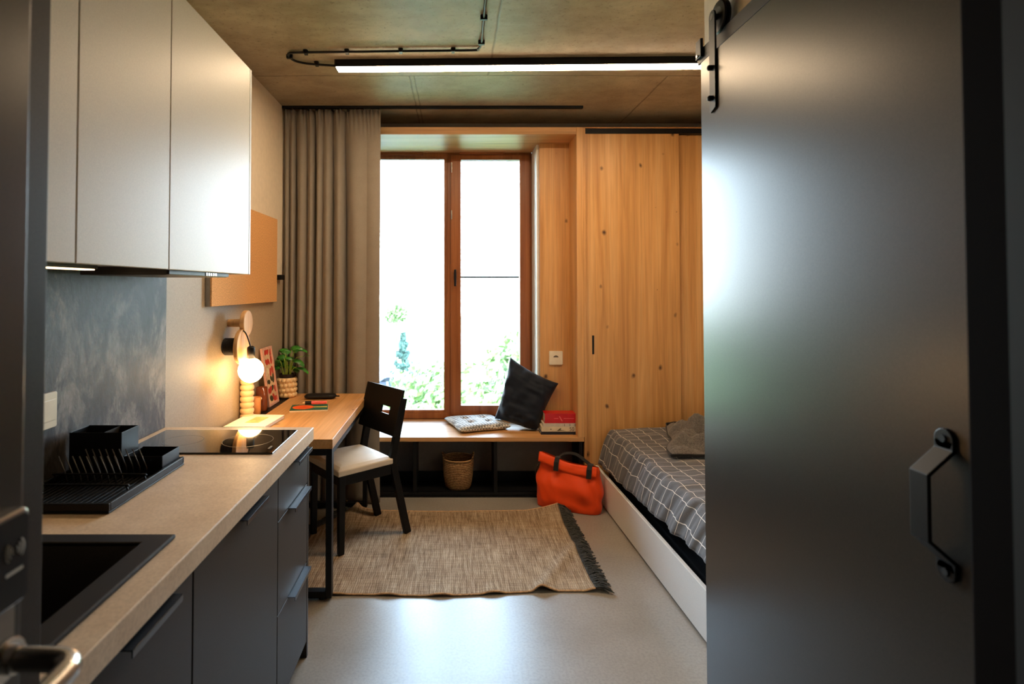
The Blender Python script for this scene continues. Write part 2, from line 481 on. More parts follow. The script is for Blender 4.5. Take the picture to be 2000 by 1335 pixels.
class MB:
    def __init__(self):
        self.bm = bmesh.new()
        self.uv = None
    def box(self, x0, x1, y0, y1, z0, z1, rot=None):
        r = bmesh.ops.create_cube(self.bm, size=1)
        m = Matrix.Translation(((x0 + x1) / 2, (y0 + y1) / 2, (z0 + z1) / 2))
        if rot is not None:
            m = m @ rot.to_4x4()
        m = m @ Matrix.Diagonal((abs(x1 - x0), abs(y1 - y0), abs(z1 - z0), 1))
        bmesh.ops.transform(self.bm, matrix=m, verts=r['verts'])
        return self
    def hexa(self, p):
        """8 corners: bottom loop of four, top loop of four"""
        v = [self.bm.verts.new(q) for q in p]
        for f in ((3, 2, 1, 0), (4, 5, 6, 7), (0, 1, 5, 4), (1, 2, 6, 5), (2, 3, 7, 6), (3, 0, 4, 7)):
            self.bm.faces.new([v[i] for i in f])
        return self
    def bar(self, p0, p1, w, d, side=(0, 1, 0)):
        """bar of rectangular section from p0 to p1; w along side, d across"""
        p0, p1 = Vector(p0), Vector(p1)
        ax = (p1 - p0).normalized()
        s = Vector(side)
        s = (s - ax * s.dot(ax)).normalized()
        t = ax.cross(s)
        c = [(-1, -1), (1, -1), (1, 1), (-1, 1)]
        return self.hexa([p0 + s * a * w / 2 + t * b * d / 2 for a, b in c] + [p1 + s * a * w / 2 + t * b * d / 2 for a, b in c])
    def path(self, pts, w, d, side=(0, 1, 0)):
        """mitred rectangular section swept along pts"""
        pts = [Vector(p) for p in pts]
        loops = []
        for i, p in enumerate(pts):
            a = (pts[i] - pts[i - 1]).normalized() if i else (pts[1] - pts[0]).normalized()
            b = (pts[i + 1] - pts[i]).normalized() if i < len(pts) - 1 else a
            ax = (a + b).normalized()
            k = 1 / max(0.3, ax.dot(a))
            s = Vector(side)
            s = (s - ax * s.dot(ax)).normalized()
            t = ax.cross(s) * k
            loops.append([self.bm.verts.new(p + s * u * w / 2 + t * v * d / 2) for u, v in ((-1, -1), (1, -1), (1, 1), (-1, 1))])
        for A, B_ in zip(loops, loops[1:]):
            for i in range(4):
                self.bm.faces.new((A[i], A[(i + 1) % 4], B_[(i + 1) % 4], B_[i]))
        self.bm.faces.new(loops[0][::-1])
        self.bm.faces.new(loops[-1])
        return self
    def cyl(self, p0, p1, r0, r1=None, n=24):
        r1 = r0 if r1 is None else r1
        p0, p1 = Vector(p0), Vector(p1)
        ax = (p1 - p0)
        L = ax.length
        r = bmesh.ops.create_cone(self.bm, cap_ends=True, segments=n, radius1=r0, radius2=r1, depth=L)
        q = Vector((0, 0, 1)).rotation_difference(ax.normalized())
        m = Matrix.Translation((p0 + p1) / 2) @ q.to_matrix().to_4x4()
        bmesh.ops.transform(self.bm, matrix=m, verts=r['verts'])
        return self
    def ball(self, c, r, n=16, sc=(1, 1, 1)):
        q = bmesh.ops.create_uvsphere(self.bm, u_segments=n, v_segments=max(6, n // 2), radius=1)
        m = Matrix.Translation(c) @ Matrix.Diagonal((r * sc[0], r * sc[1], r * sc[2], 1))
        bmesh.ops.transform(self.bm, matrix=m, verts=q['verts'])
        return self
    def tube(self, pts, r, n=8, closed=False):
        pts = [Vector(p) for p in pts]
        N = len(pts)
        loops = []
        prev = None
        for i, p in enumerate(pts):
            if closed:
                ax = (pts[(i + 1) % N] - pts[i - 1]).normalized()
            else:
                ax = (pts[min(i + 1, N - 1)] - pts[max(i - 1, 0)]).normalized()
            ref = prev if prev is not None else (Vector((0, 0, 1)) if abs(ax.z) < 0.9 else Vector((1, 0, 0)))
            s = (ref - ax * ref.dot(ax)).normalized()
            prev = s
            t = ax.cross(s)
            rr = r[i] if isinstance(r, (list, tuple)) else r
            loops.append([self.bm.verts.new(p + (s * cos(2 * pi * k / n) + t * sin(2 * pi * k / n)) * rr) for k in range(n)])
        prs = list(zip(loops, loops[1:])) + ([(loops[-1], loops[0])] if closed else [])
        for A, B_ in prs:
            for k in range(n):
                self.bm.faces.new((A[k], A[(k + 1) % n], B_[(k + 1) % n], B_[k]))
        if not closed:
            self.bm.faces.new(loops[0][::-1])
            self.bm.faces.new(loops[-1])
        return self
    def lathe(self, prof, c=(0, 0, 0), n=32, axis='Z', wob=None):
        c = Vector(c)
        loops = []
        for r, z in prof:
            lp = []
            for k in range(n):
                a = 2 * pi * k / n
                zz = z + (wob(a, r, z) if wob else 0)
                p = Vector((r * cos(a), r * sin(a), zz))
                if axis == 'X':
                    p = Vector((zz, r * cos(a), r * sin(a)))
                elif axis == 'Y':
                    p = Vector((r * cos(a), zz, r * sin(a)))
                lp.append(self.bm.verts.new(c + p))
            loops.append(lp)
        for A, B_ in zip(loops, loops[1:]):
            for k in range(n):
                self.bm.faces.new((A[k], A[(k + 1) % n], B_[(k + 1) % n], B_[k]))
        if prof[0][0] > 1e-5:
            self.bm.faces.new(loops[0][::-1])
        if prof[-1][0] > 1e-5:
            self.bm.faces.new(loops[-1])
        return self
    def prism(self, poly, fn, d0, d1):
        """poly of 2-D points; fn(u, v, d) -> xyz; extruded d0..d1"""
        A = [self.bm.verts.new(fn(u, v, d0)) for u, v in poly]
        B_ = [self.bm.verts.new(fn(u, v, d1)) for u, v in poly]
        self.bm.faces.new(A[::-1])
        self.bm.faces.new(B_)
        n = len(poly)
        for i in range(n):
            self.bm.faces.new((A[i], A[(i + 1) % n], B_[(i + 1) % n], B_[i]))
        return self
    def grid(self, fn, nu, nv, uvfn=None):
        vs = [[self.bm.verts.new(fn(i / nu, j / nv)) for j in range(nv + 1)] for i in range(nu + 1)]
        if uvfn and self.uv is None:
            self.uv = self.bm.loops.layers.uv.new('UVMap')
        for i in range(nu):
            for j in range(nv):
                f = self.bm.faces.new((vs[i][j], vs[i + 1][j], vs[i + 1][j + 1], vs[i][j + 1]))
                if uvfn:
                    for lp, (a, b) in zip(f.loops, ((i, j), (i + 1, j), (i + 1, j + 1), (i, j + 1))):
                        lp[self.uv].uv = uvfn(a / nu, b / nv)
        return self
    def plate(self, xs, ys, z0, z1, holes, fn=lambda u, v, d: (u, v, d)):
        """slab over cut coordinates xs, ys with rectangular holes left open"""
        def solid(i, j):
            if i < 0 or j < 0 or i >= len(xs) - 1 or j >= len(ys) - 1:
                return False
            mx, my = (xs[i] + xs[i + 1]) / 2, (ys[j] + ys[j + 1]) / 2
            return not any(a < mx < b and c < my < d for a, b, c, d in holes)
        V = {}
        def v(i, j, k):
            if (i, j, k) not in V:
                V[i, j, k] = self.bm.verts.new(fn(xs[i], ys[j], (z0, z1)[k]))
            return V[i, j, k]
        for i in range(len(xs) - 1):
            for j in range(len(ys) - 1):
                if not solid(i, j):
                    continue
                self.bm.faces.new((v(i, j, 1), v(i + 1, j, 1), v(i + 1, j + 1, 1), v(i, j + 1, 1)))
                self.bm.faces.new((v(i, j + 1, 0), v(i + 1, j + 1, 0), v(i + 1, j, 0), v(i, j, 0)))
                for di, dj, a, b in ((-1, 0, (i, j + 1), (i, j)), (1, 0, (i + 1, j), (i + 1, j + 1)), (0, -1, (i, j), (i + 1, j)), (0, 1, (i + 1, j + 1), (i, j + 1))):
                    if not solid(i + di, j + dj):
                        self.bm.faces.new((v(*a, 0), v(*b, 0), v(*b, 1), v(*a, 1)))
        return self
    def text(self, body, size, place):
        cu = bpy.data.curves.new('tmp', 'FONT')
        cu.body = body
        cu.size = size
        cu.align_x = 'CENTER'
        cu.align_y = 'CENTER'
        ob = bpy.data.objects.new('tmp', cu)
        me = ob.to_mesh()
        vs = [self.bm.verts.new(place(v.co.x, v.co.y)) for v in me.vertices]
        for p in me.polygons:
            try:
                self.bm.faces.new([vs[i] for i in p.vertices])
            except ValueError:
                pass
        ob.to_mesh_clear()
        bpy.data.objects.remove(ob)
        bpy.data.curves.remove(cu)
        return self
    def build(self, name, mat, parent=None, bevel=0, seg=2, smooth=False, sub=0, solid=0, local=False, normals=True):
        if normals:
            bmesh.ops.recalc_face_normals(self.bm, faces=self.bm.faces[:])
        me = bpy.data.meshes.new(name)
        if parent is not None and not local:
            self.bm.transform(ROOTM[parent.name].inverted())
        self.bm.to_mesh(me)
        self.bm.free()
        o = bpy.data.objects.new(name, me)
        COL.objects.link(o)
        me.materials.append(M[mat] if isinstance(mat, str) else mat)
        if parent is not None:
            o.parent = parent
            ROOTM[o.name] = ROOTM[parent.name]
        else:
            ROOTM[o.name] = Matrix.Identity(4)
        if smooth:
            for p in me.polygons:
                p.use_smooth = True
        if solid:
            md = o.modifiers.new('thickness', 'SOLIDIFY')
            md.thickness = solid
            md.offset = 0
        if bevel:
            md = o.modifiers.new('bevel', 'BEVEL')
            md.width = bevel
            md.segments = seg
            md.limit_method = 'ANGLE'
            md.angle_limit = radians(35)
        if sub:
            md = o.modifiers.new('subdivision', 'SUBSURF')
            md.levels = md.render_levels = sub
        return o

def tag(o, label, cat, group=None, kind=None):
    o['label'] = label
    o['category'] = cat
    if group:
        o['group'] = group
    if kind:
        o['kind'] = kind
    return o

def thing(name, label, cat, loc=(0, 0, 0), rz=0.0, group=None):
    o = bpy.data.objects.new(name, None)
    o.empty_display_size = 0.1
    o.location = loc
    o.rotation_euler = (0, 0, rz)
    COL.objects.link(o)
    ROOTM[o.name] = Matrix.Translation(loc) @ Matrix.Rotation(rz, 4, 'Z')
    return tag(o, label, cat, group)

def struct(o, label=None):
    o['kind'] = 'structure'
    if label:
        o['label'] = label
    return o

def nz(p, s=1.0):
    return noise.noise(Vector(p) * s)

def smooth_pts(pts, k=6):
    """Catmull-Rom through pts"""
    pts = [Vector(p) for p in pts]
    out = []
    for i in range(len(pts) - 1):
        a, b, c, d = pts[max(i - 1, 0)], pts[i], pts[i + 1], pts[min(i + 2, len(pts) - 1)]
        for j in range(k):
            t = j / k
            out.append(0.5 * ((2 * b) + (c - a) * t + (2 * a - 5 * b + 4 * c - d) * t * t + (3 * b - a - 3 * c + d) * t ** 3))
    out.append(pts[-1])
    return out

# ================================================================== SETTING
WX = -1.160         # left wall plane
H = 2.68            # ceiling
struct(MB().box(-1.35, 2.4, -1.4, 4.75, -0.12, 0).build('floor', 'floor'), 'smooth grey screed floor of the studio flat')
struct(MB().box(-1.35, 2.4, -1.4, 4.75, H, H + 0.2).build('ceiling', 'concrete'), 'raw brown-grey concrete ceiling with pour joints')
struct(MB().box(WX - 0.2, WX, -1.4, 4.75, 0, H).build('wall_left', 'cream_wall'), 'cream painted left wall')
struct(MB().box(2.2, 2.4, -1.4, 4.75, 0, H).build('wall_right', 'cream_wall'), 'right wall beside the bed')
struct(MB().box(WX, 2.2, -1.4, -1.2, 0, H).build('wall_front', 'dark_wall'), 'dark entry wall behind the viewer')
wb = MB().plate([WX, -0.68, 0.6418, 2.2], [0, 0.380, 2.575, H], 4.20, 4.62, [(-0.68, 0.6418, 0.380, 2.575)], fn=lambda u, v, d: (u, d, v))
struct(wb.build('wall_back', 'grey_wall'), 'grey back wall holding the window')
MBr = MB().box(0.6252, 0.6415, 4.20, 4.56, 0.4155, 2.5195)
struct(MBr.build('trim_reveal', 'white_wall'), 'white plastered window reveal')
struct(MB().box(WX, 0.92, 4.175, 4.20, 0.0, 0.095).build('baseboard_back', 'black_plastic', bevel=0.003), 'black baseboard below the window')
# bathroom partition behind the sliding door
struct(MB().box(0.835, 2.2, 0.68, 1.852, 0, H).build('wall_partition', 'cream_wall'), 'cream bathroom partition wall behind the sliding door')
# cladding on the left wall + slate backsplash
struct(MB().box(WX, WX + 0.008, 2.264, 4.17, 0.60, 1.505).build('trim_cladding', 'cladding'), 'beige laminate cladding on the left wall above the desk')
struct(MB().box(WX, WX + 0.009, 0.80, 2.263, 0.893, 1.505).build('trim_backsplash', 'slate'), 'blue-grey slate patterned backsplash above the worktop')
# entrance frame on the right (dark jamb with black rebate)
jb = MB().box(0.595, 0.80, 0.585, 0.655, 0, H).build('trim_jamb', 'dark_brown', bevel=0.003)
struct(jb, 'dark brown entrance door jamb at the right edge')
MB().box(0.575, 0.80, 0.30, 0.584, 0, H).build('rebate', 'rubber', jb)

# ------------------------------------------------------------------ window
win = MB()
Y0, Y1 = 4.455, 4.525
wx0, wx1, wz0, wz1 = -0.6798, 0.625, 0.415, 2.535
fw = 0.052
win.plate([wx0, wx0 + fw, -0.049, -0.013, wx1 - fw * 0.55, wx1], [wz0, wz0 + 0.045, wz1 - 0.05, wz1], Y0 + 0.012, Y1, [(wx0 + fw, -0.049, wz0 + 0.045, wz1 - 0.05), (-0.013, wx1 - fw * 0.55, wz0 + 0.045, wz1 - 0.05)], fn=lambda u, v, d: (u, d, v))
win.box(wx0, 0.6412, 4.472, 4.52, 2.5352, 2.5745).box(wx0, 0.6412, 4.472, 4.52, 0.3805, 0.4148)
window = struct(win.build('window_1', 'meranti', bevel=0.004), 'two-part red-brown timber window onto the bright street')
s = MB().plate([wx0 + fw, wx0 + fw + 0.03, -0.072, -0.049], [0.46, 0.484, 2.472, 2.486], Y0 + 0.016, Y1 - 0.012, [(wx0 + fw + 0.03, -0.072, 0.484, 2.472)], fn=lambda u, v, d: (u, d, v))
lsash = s.build('sash', 'meranti', window, bevel=0.003)
MB().box(wx0 + fw + 0.03, -0.072, 4.494, 4.500, 0.484, 2.472).build('pane', 'glass', lsash)
s = MB().plate([-0.018, 0.062, 0.527, 0.607], [0.449, 0.524, 2.461, 2.500], Y0 - 0.012, Y1 - 0.014, [(0.062, 0.527, 0.524, 2.461)], fn=lambda u, v, d: (u, d, v))
rsash = s.build('sash', 'meranti', window, bevel=0.004)
MB().box(0.062, 0.527, 4.486, 4.492, 0.524, 2.461).build('pane', 'glass', rsash)
g = MB().plate([0.054, 0.063, 0.526, 0.535], [0.516, 0.525, 2.460, 2.469], 4.480, 4.4859, [(0.063, 0.526, 0.525, 2.460)], fn=lambda u, v, d: (u, d, v))
g.build('seal', 'rubber', rsash)
g = MB().plate([wx0 + fw + 0.022, wx0 + fw + 0.031, -0.073, -0.064], [0.476, 0.485, 2.471, 2.48], 4.487, 4.4935, [(wx0 + fw + 0.031, -0.073, 0.485, 2.471)], fn=lambda u, v, d: (u, d, v))
g.build('seal', 'rubber', lsash)
hd = MB().box(0.006, 0.026, 4.425, 4.443, 1.505, 1.57)
hd.path([(0.016, 4.43, 1.585), (0.016, 4.405, 1.585), (0.016, 4.400, 1.46)], 0.018, 0.013, (1, 0, 0))
hd.build('handle', 'black_metal', rsash, bevel=0.004)
MB().box(-0.66, -0.24, 4.440, 4.455, 2.498, 2.522).build('vent', 'meranti_x', window, bevel=0.003)
MB().box(0.05, 0.40, 4.440, 4.455, 2.502, 2.522).build('vent', 'meranti_x', window, bevel=0.003)
hg = MB().cyl((-0.012, 4.446, 2.36), (-0.012, 4.446, 2.44), 0.006, n=10)
hg.build('hinge', 'steel', window)
hg = MB().cyl((-0.012, 4.446, 1.99), (-0.012, 4.446, 2.06), 0.006, n=10)
hg.build('hinge', 'steel', window)
# rail outside the window
rl = tag(MB().cyl((-0.02, 4.66, 1.535), (0.62, 4.66, 1.535), 0.008, n=10).build('guard_rail', 'black_metal'), 'thin grey guard rail across the outside of the right window pane', 'rail')

# ------------------------------------------------------------------ oak portal, wardrobe, bench
por = thing('window_surround', 'light oak surround lining the window niche above the bench', 'window surround', (0, 3.92, 0))
MB().box(WX + 0.001, 0.8618, 3.916, 4.454, 2.520, 2.571).build('header', 'oak_x', por, bevel=0.002)
MB().box(0.862, 0.909, 3.916, 4.19, 0.415, 2.571).build('upright', 'oak_zp', por, bevel=0.002)
MB().box(0.6420, 0.862, 4.17, 4.198, 0.4155, 2.5195).build('side_panel', 'oak_z', por)

war = thing('wardrobe', 'tall knotty oak wardrobe with two sliding doors behind the bed', 'wardrobe', (1.5, 3.95, 0))
MB().box(0.9095, 0.925, 3.92, 4.195, 0.0, 2.571).box(2.17, 2.195, 3.92, 4.195, 0, 2.571).box(0.925, 2.17, 3.918, 4.195, 2.566, 2.571).box(0.925, 2.17, 4.18, 4.195, 0, 2.566).build('carcass', 'oak_zp', war)
MB().box(0.9255, 2.169, 3.935, 4.05, 2.531, 2.5655).build('top_track', 'black_metal', war)
d1 = MB().box(0.927, 1.588, 3.940, 3.962, 0.03, 2.5305).build('sliding_door', 'oak_z', war, bevel=0.0015)
MB().box(0.970, 0.984, 3.937, 3.945, 0.985, 1.115).build('recessed_handle', 'black_metal', d1)
MB().box(1.56, 2.165, 3.975, 3.997, 0.03, 2.5305).build('sliding_door', 'oak_z', war, bevel=0.0015)

ben = thing('window_bench', 'long oak window bench on a low black shelf frame', 'bench', (0, 3.92, 0))
MB().box(WX + 0.001, 0.906, 3.916, 4.454, 0.385, 0.415).build('bench_top', 'oak_x', ben, bevel=0.002)
for x in (-0.83, -0.266, 0.294, 0.885):
    MB().box(x - 0.012, x + 0.012, 3.93, 4.17, 0.031, 0.3845).build('divider', 'black_metal', ben, bevel=0.002)
MB().box(-0.84, 0.9, 3.93, 4.17, 0.012, 0.030).build('lower_shelf', 'black_metal', ben, bevel=0.002)
MB().box(-0.84, 0.9, 3.926, 3.9295, 0.0, 0.011).box(-0.84, 0.9, 3.955, 3.965, 0.031, 0.036).build('front_rail', 'black_metal', ben)

# ------------------------------------------------------------------ socket on oak side panel
def wall_socket(name, label, c, u, w, h, n):
    """c centre on the surface, u horizontal dir, n outward normal"""
    c, u, n = Vector(c), Vector(u), Vector(n)
    z = Vector((0, 0, 1))
    t = thing(name, label, 'socket', tuple(c))
    f = lambda a, b, d: tuple(c + u * a + z * b + n * d)
    def rr(a, b, r, k=5):
        out = []
        for sx, sy, a0 in ((1, 1, 0), (-1, 1, 90), (-1, -1, 180), (1, -1, 270)):
            for i in range(k + 1):
                an = radians(a0 + 90 * i / k)
                out.append((sx * (a - r) + r * cos(an), sy * (b - r) + r * sin(an)))
        return out
    MB().prism(rr(w / 2, h / 2, 0.006), f, 0.0, 0.010).build('face_plate', 'socket', t, bevel=0.001)
    return t, f
t, f = wall_socket('wall_socket', 'cream square power socket on the oak panel right of the window', (0.757, 4.169, 0.932), (1, 0, 0), 0.10, 0.10, (0, -1, 0))
ring = [(0.024 * cos(2 * pi * k / 24), 0.024 * sin(2 * pi * k / 24)) for k in range(24)]
rc = MB().prism(ring, f, 0.0101, 0.0115).build('recess', 'socket', t)
half = [(0.019 * cos(pi * k / 14), 0.004 + 0.014 * sin(pi * k / 14)) for k in range(15)]
MB().prism(half, f, 0.0116, 0.0124).build('contact', 'socket_dark', rc)
t, f = wall_socket('backsplash_socket', 'cream upright socket plate on the slate backsplash left of the dish rack', (WX + 0.0095, 1.578, 1.102), (0, 1, 0), 0.105, 0.100, (1, 0, 0))
MB().prism([(-0.045, -0.03), (0.045, -0.03), (0.045, 0.03), (-0.045, 0.03)], f, 0.0101, 0.0125).build('rocker', 'socket', t, bevel=0.002)

# ------------------------------------------------------------------ curtain
cut = thing('curtain', 'floor-length taupe curtain drawn to the left of the window', 'curtain', (-0.82, 3.80, 0))
gaps = [0.0, 0.055, 0.115, 0.235, 0.315, 0.40, 0.50, 0.62, 0.86, 1.0]
deep = [0.05, 0.035, 0.085, 0.05, 0.10, 0.045, 0.085, 0.12, 0.018, 0.01]
def curt(u, v):
    w = v
    q = min(0.9999, max(0.0, u + (0.010 * nz((u * 4, w * 1.8, 1.0)) + 0.008 * w * sin(u * 17)) * (1 - abs(2 * u - 1))))
    k = 0
    while q > gaps[k + 1]:
        k += 1
    tt = (q - gaps[k]) / (gaps[k + 1] - gaps[k])
    front = sin(pi * (tt ** 1.15)) ** 0.75
    dp = deep[k] * (1 - tt) + deep[k + 1] * tt
    amp = dp * (0.45 + 0.55 * min(1, w * 4))
    y = 3.795 + amp * (1 - front) + 0.006 * nz((u * 9, w * 3, 4))
    if w < 0.06:
        y += 0.010 * (1 - w / 0.06) * sin(u * 150 + 6 * nz((u * 8, 0, 0)))
    x = -1.150 + 0.657 * u + 0.006 * sin(9 * u + 4 * w) * w
    z = 2.655 - 2.645 * w
    return (x, y, z)
MB().grid(curt, 380, 60).build('cloth', 'curtain', cut, smooth=True, solid=0.003)
for i in range(13):
    u = i / 12 * 0.98 + 0.01
    x, y, z = curt(u, 0.0)
    MB().box(x - 0.004, x + 0.004, 3.79, 3.83, z - 0.006, z + 0.0085).build('glider', 'black_plastic', cut)
tag(MB().box(WX + 0.002, 0.881, 3.785, 3.815, 2.664, 2.6795).build('curtain_rail', 'black_metal', bevel=0.002), 'black curtain rail fixed to the ceiling above the window', 'curtain rail')

# ------------------------------------------------------------------ ceiling light
cl = thing('ceiling_light', 'long black linear ceiling light with a glowing white diffuser', 'ceiling light', (-0.636, 3.05, H), radians(-1.3))
LL = 2.02
MB().box(0, LL, -0.040, 0.040, -0.040, -0.0008).build('housing', 'black_metal', cl, bevel=0.002, local=True)
MB().box(0.004, LL - 0.004, -0.0372, 0.0372, -0.0425, -0.0402).build('diffuser', 'led', cl, local=True)
for x in (-0.003, LL):
    MB().box(x, x + 0.003, -0.04, 0.04, -0.0415, -0.0008).build('end_cap', 'black_metal', cl, local=True)
# conduit with clips
con = thing('cable_conduit', 'black cable run clipped along the concrete ceiling to the linear light', 'cable', (0.13, 2.8, H))
pts = [(0.137, 1.9, H - .012), (0.138, 2.385, H - .012), (0.141, 2.70, H - .012), (0.140, 2.80, H - .012), (0.128, 2.850, H - .012), (0.10, 2.868, H - .012), (-0.2, 2.876, H - .012), (-0.50, 2.886, H - .012), (-0.80, 2.896, H - .012), (-0.852, 2.905, H - .012),
       (-0.864, 2.93, H - .012), (-0.864, 2.97, H - .012), (-0.845, 3.01, H - .012), (-0.80, 3.038, H - .012), (-0.75, 3.046, H - .014), (-0.642, 3.05, H - .02)]
MB().tube(smooth_pts(pts, 5), 0.0065, 8).build('cable', 'black_plastic', con, smooth=True)
for x, y, r in ((0.139, 2.52, 1), (0.141, 2.78, 1), (0.0, 2.872, 0), (-0.27, 2.878, 0), (-0.55, 2.888, 0), (-0.765, 2.895, 0), (-0.864, 2.95, 1), (-0.745, 3.046, 0)):
    a, b = (0.020, 0.011) if r else (0.011, 0.020)
    MB().box(x - a * 0.8, x + a * 0.8, y - b * 0.8, y + b * 0.8, H - 0.022, H - 0.0006).box(x - 0.012, x + 0.012, y - 0.012, y + 0.012, H - 0.009, H - 0.0005).build('clip', 'black_plastic', con, bevel=0.002)

# ================================================================== KITCHEN
XF = -0.575   # front plane of the lower doors
CT = 0.893
tall = thing('tall_cabinet', 'tall dark grey cabinet at the near end of the worktop', 'cabinet', (-0.85, 0.72, 0))
MB().box(WX + 0.001, -0.598, 0.66, 0.792, 0.0, 2.35).build('carcass', 'anthracite', tall, bevel=0.001)
MB().box(-0.592, XF, 0.655, 0.797, 0.06, 2.35).build('door', 'anthracite', tall, bevel=0.0015)

def lower(name, label, y0, y1, group='anthracite base cabinets under the worktop'):
    t = thing(name, label, 'cabinet', (-0.86, (y0 + y1) / 2, 0), 0, group)
    MB().box(WX + 0.012, XF - 0.0205, y0 + 0.001, y0 + 0.018, 0.06, 0.838).box(WX + 0.012, XF - 0.0205, y1 - 0.018, y1 - 0.001, 0.06, 0.838).box(WX + 0.012, XF - 0.0205, y0 + 0.0185, y1 - 0.0185, 0.06, 0.08).build('carcass', 'anthracite', t)
    MB().box(WX + 0.012, XF - 0.05, y0, y1, 0, 0.0595).build('plinth', 'black_plastic', t)
    return t
def edge_handle(parent, y0, y1, z):
    # slim edge-pull: lip over the top of the front, folded plate in front of it
    h = MB().box(XF - 0.016, XF + 0.026, y0, y1, z - 0.0005, z + 0.002)
    h.box(XF + 0.0235, XF + 0.026, y0, y1, z - 0.012, z + 0.002)
    h.build('handle', 'blue_black_metal', parent, bevel=0.0006)
def front(parent, name, y0, y1, z0, z1, hy=None, hz=None):
    d = MB().box(XF - 0.018, XF, y0 + 0.0015, y1 - 0.0015, z0, z1).build(name, 'anthracite', parent, bevel=0.0012)
    if hy:
        edge_handle(d, hy[0], hy[1], z1)
    return d
t = lower('sink_cabinet', 'anthracite sink base cabinet nearest the viewer', 0.800, 1.259)
front(t, 'door', 0.802, 1.259, 0.064, 0.826, (0.98, 1.16))
t = lower('base_cabinet', 'wide anthracite base cabinet between the sink cabinet and the drawers', 1.2625, 1.8655)
front(t, 'door', 1.2625, 1.8655, 0.064, 0.826, (1.52, 1.70))
t = lower('drawer_cabinet', 'narrow anthracite three-drawer base cabinet at the far end', 1.868, 2.238)
front(t, 'drawer', 1.868, 2.240, 0.682, 0.826, (2.03, 2.215))
front(t, 'drawer', 1.868, 2.240, 0.375, 0.678, (1.985, 2.205))
front(t, 'drawer', 1.868, 2.240, 0.064, 0.371, (1.985, 2.205))
MB().box(WX + 0.012, XF + 0.001, 2.2405, 2.2585, 0.0, 0.8415).build('end_panel', 'anthracite', t, bevel=0.001)

# worktop with the sink cut-out
XC = -0.556
sx0, sx1, sy0, sy1 = -1.085, -0.628, 0.83, 1.255
wt = MB().plate([WX + 0.0095, sx0, sx1, XC], [0.798, sy0, sy1, 2.262], 0.842, CT, [(sx0, sx1, sy0, sy1)])
tag(wt.build('worktop', 'counter', bevel=0.003), 'beige stone-look kitchen worktop along the left wall', 'worktop')

# sink
sk = thing('sink', 'black composite sink set into the near end of the worktop', 'sink', (-0.85, 1.04, CT))
ox0, ox1, oy0, oy1 = -1.105, -0.616, 0.812, 1.266
bx0, bx1, by0, by1 = -1.04, -0.672, 0.86, 1.222
MB().plate([ox0, bx0, bx1, ox1], [oy0, by0, by1, oy1], CT + 0.0004, CT + 0.010, [(bx0, bx1, by0, by1)]).build('rim', 'sink', sk, bevel=0.004)
bw = MB()
def loopz(z, ins):
    out = []
    r = 0.03
    for qx, qy, a0 in ((bx1 - ins - r, by1 - ins - r, 0), (bx0 + ins + r, by1 - ins - r, 90), (bx0 + ins + r, by0 + ins + r, 180), (bx1 - ins - r, by0 + ins + r, 270)):
        for i in range(6):
            a = radians(a0 + 18 * i)
            out.append(bw.bm.verts.new((qx + r * cos(a), qy + r * sin(a), z)))
    return out
L = [loopz(CT + 0.004, -0.012), loopz(CT + 0.002, 0.0), loopz(CT - 0.15, 0.008), loopz(CT - 0.17, 0.03)]
for A, B_ in zip(L, L[1:]):
    n = len(A)
    for i in range(n):
        bw.bm.faces.new((A[i], A[(i + 1) % n], B_[(i + 1) % n], B_[i]))
bw.bm.faces.new(L[-1])
bowl = bw.build('bowl', 'sink', sk, smooth=True)
MB().cyl((-0.86, 1.04, CT - 0.1695), (-0.86, 1.04, CT - 0.166), 0.045, n=28).build('drain', 'steel', bowl, bevel=0.001)

# hob
hob = thing('hob', 'two-zone black glass ceramic hob at the far end of the worktop', 'hob', (-0.86, 2.04, CT))
MB().box(-1.112, -0.603, 1.893, 2.196, CT + 0.0005, CT + 0.006).build('glass_top', 'black_gloss', hob, bevel=0.0015)
for cx_, cy_, r in ((-0.74, 2.045, 0.088), (-0.975, 2.045, 0.070)):
    n = 48
    rg = MB()
    a = [rg.bm.verts.new((cx_ + r * cos(2 * pi * k / n), cy_ + r * sin(2 * pi * k / n), CT + 0.0063)) for k in range(n)]
    b = [rg.bm.verts.new((cx_ + (r - .0016) * cos(2 * pi * k / n), cy_ + (r - .0016) * sin(2 * pi * k / n), CT + 0.0063)) for k in range(n)]
    for k in range(n):
        rg.bm.faces.new((a[k], a[(k + 1) % n], b[(k + 1) % n], b[k]))
    rg.build('cooking_zone', 'hob_mark', hob)

tp = MB()
for k in range(3):
    tp.box(-0.635, -0.628, 1.94 + k * 0.012, 1.948 + k * 0.012, CT + 0.0061, CT + 0.0064)
tp.build('touch_controls', 'hob_mark', hob)

# dish rack ---------------------------------------------------------
dr = thing('dish_rack', 'black drip tray with wire plate rack on the worktop', 'dish rack', (-0.98, 1.58, CT))
rx0, rx1, ry0, ry1 = -1.125, -0.846, 1.396, 1.785
tray = MB()
tray.box(rx0, rx1, ry0, ry1, CT + 0.0005, CT + 0.006)
tray.box(rx0, rx1, ry0, ry0 + 0.008, CT + 0.006, CT + 0.026).box(rx0, rx1, ry1 - 0.008, ry1, CT + 0.006, CT + 0.026)
tray.box(rx0, rx0 + 0.008, ry0 + 0.008, ry1 - 0.008, CT + 0.006, CT + 0.026).box(rx1 - 0.008, rx1, ry0 + 0.008, ry1 - 0.008, CT + 0.006, CT + 0.026)
tray.build('drip_tray', 'black_plastic', dr, bevel=0.002)
rb = MB()
for k in range(18):
    x = rx0 + 0.018 + k * (rx1 - rx0 - 0.036) / 17
    rb.box(x - 0.003, x + 0.003, ry0 + 0.02, ry1 - 0.14, CT + 0.0061, CT + 0.011)
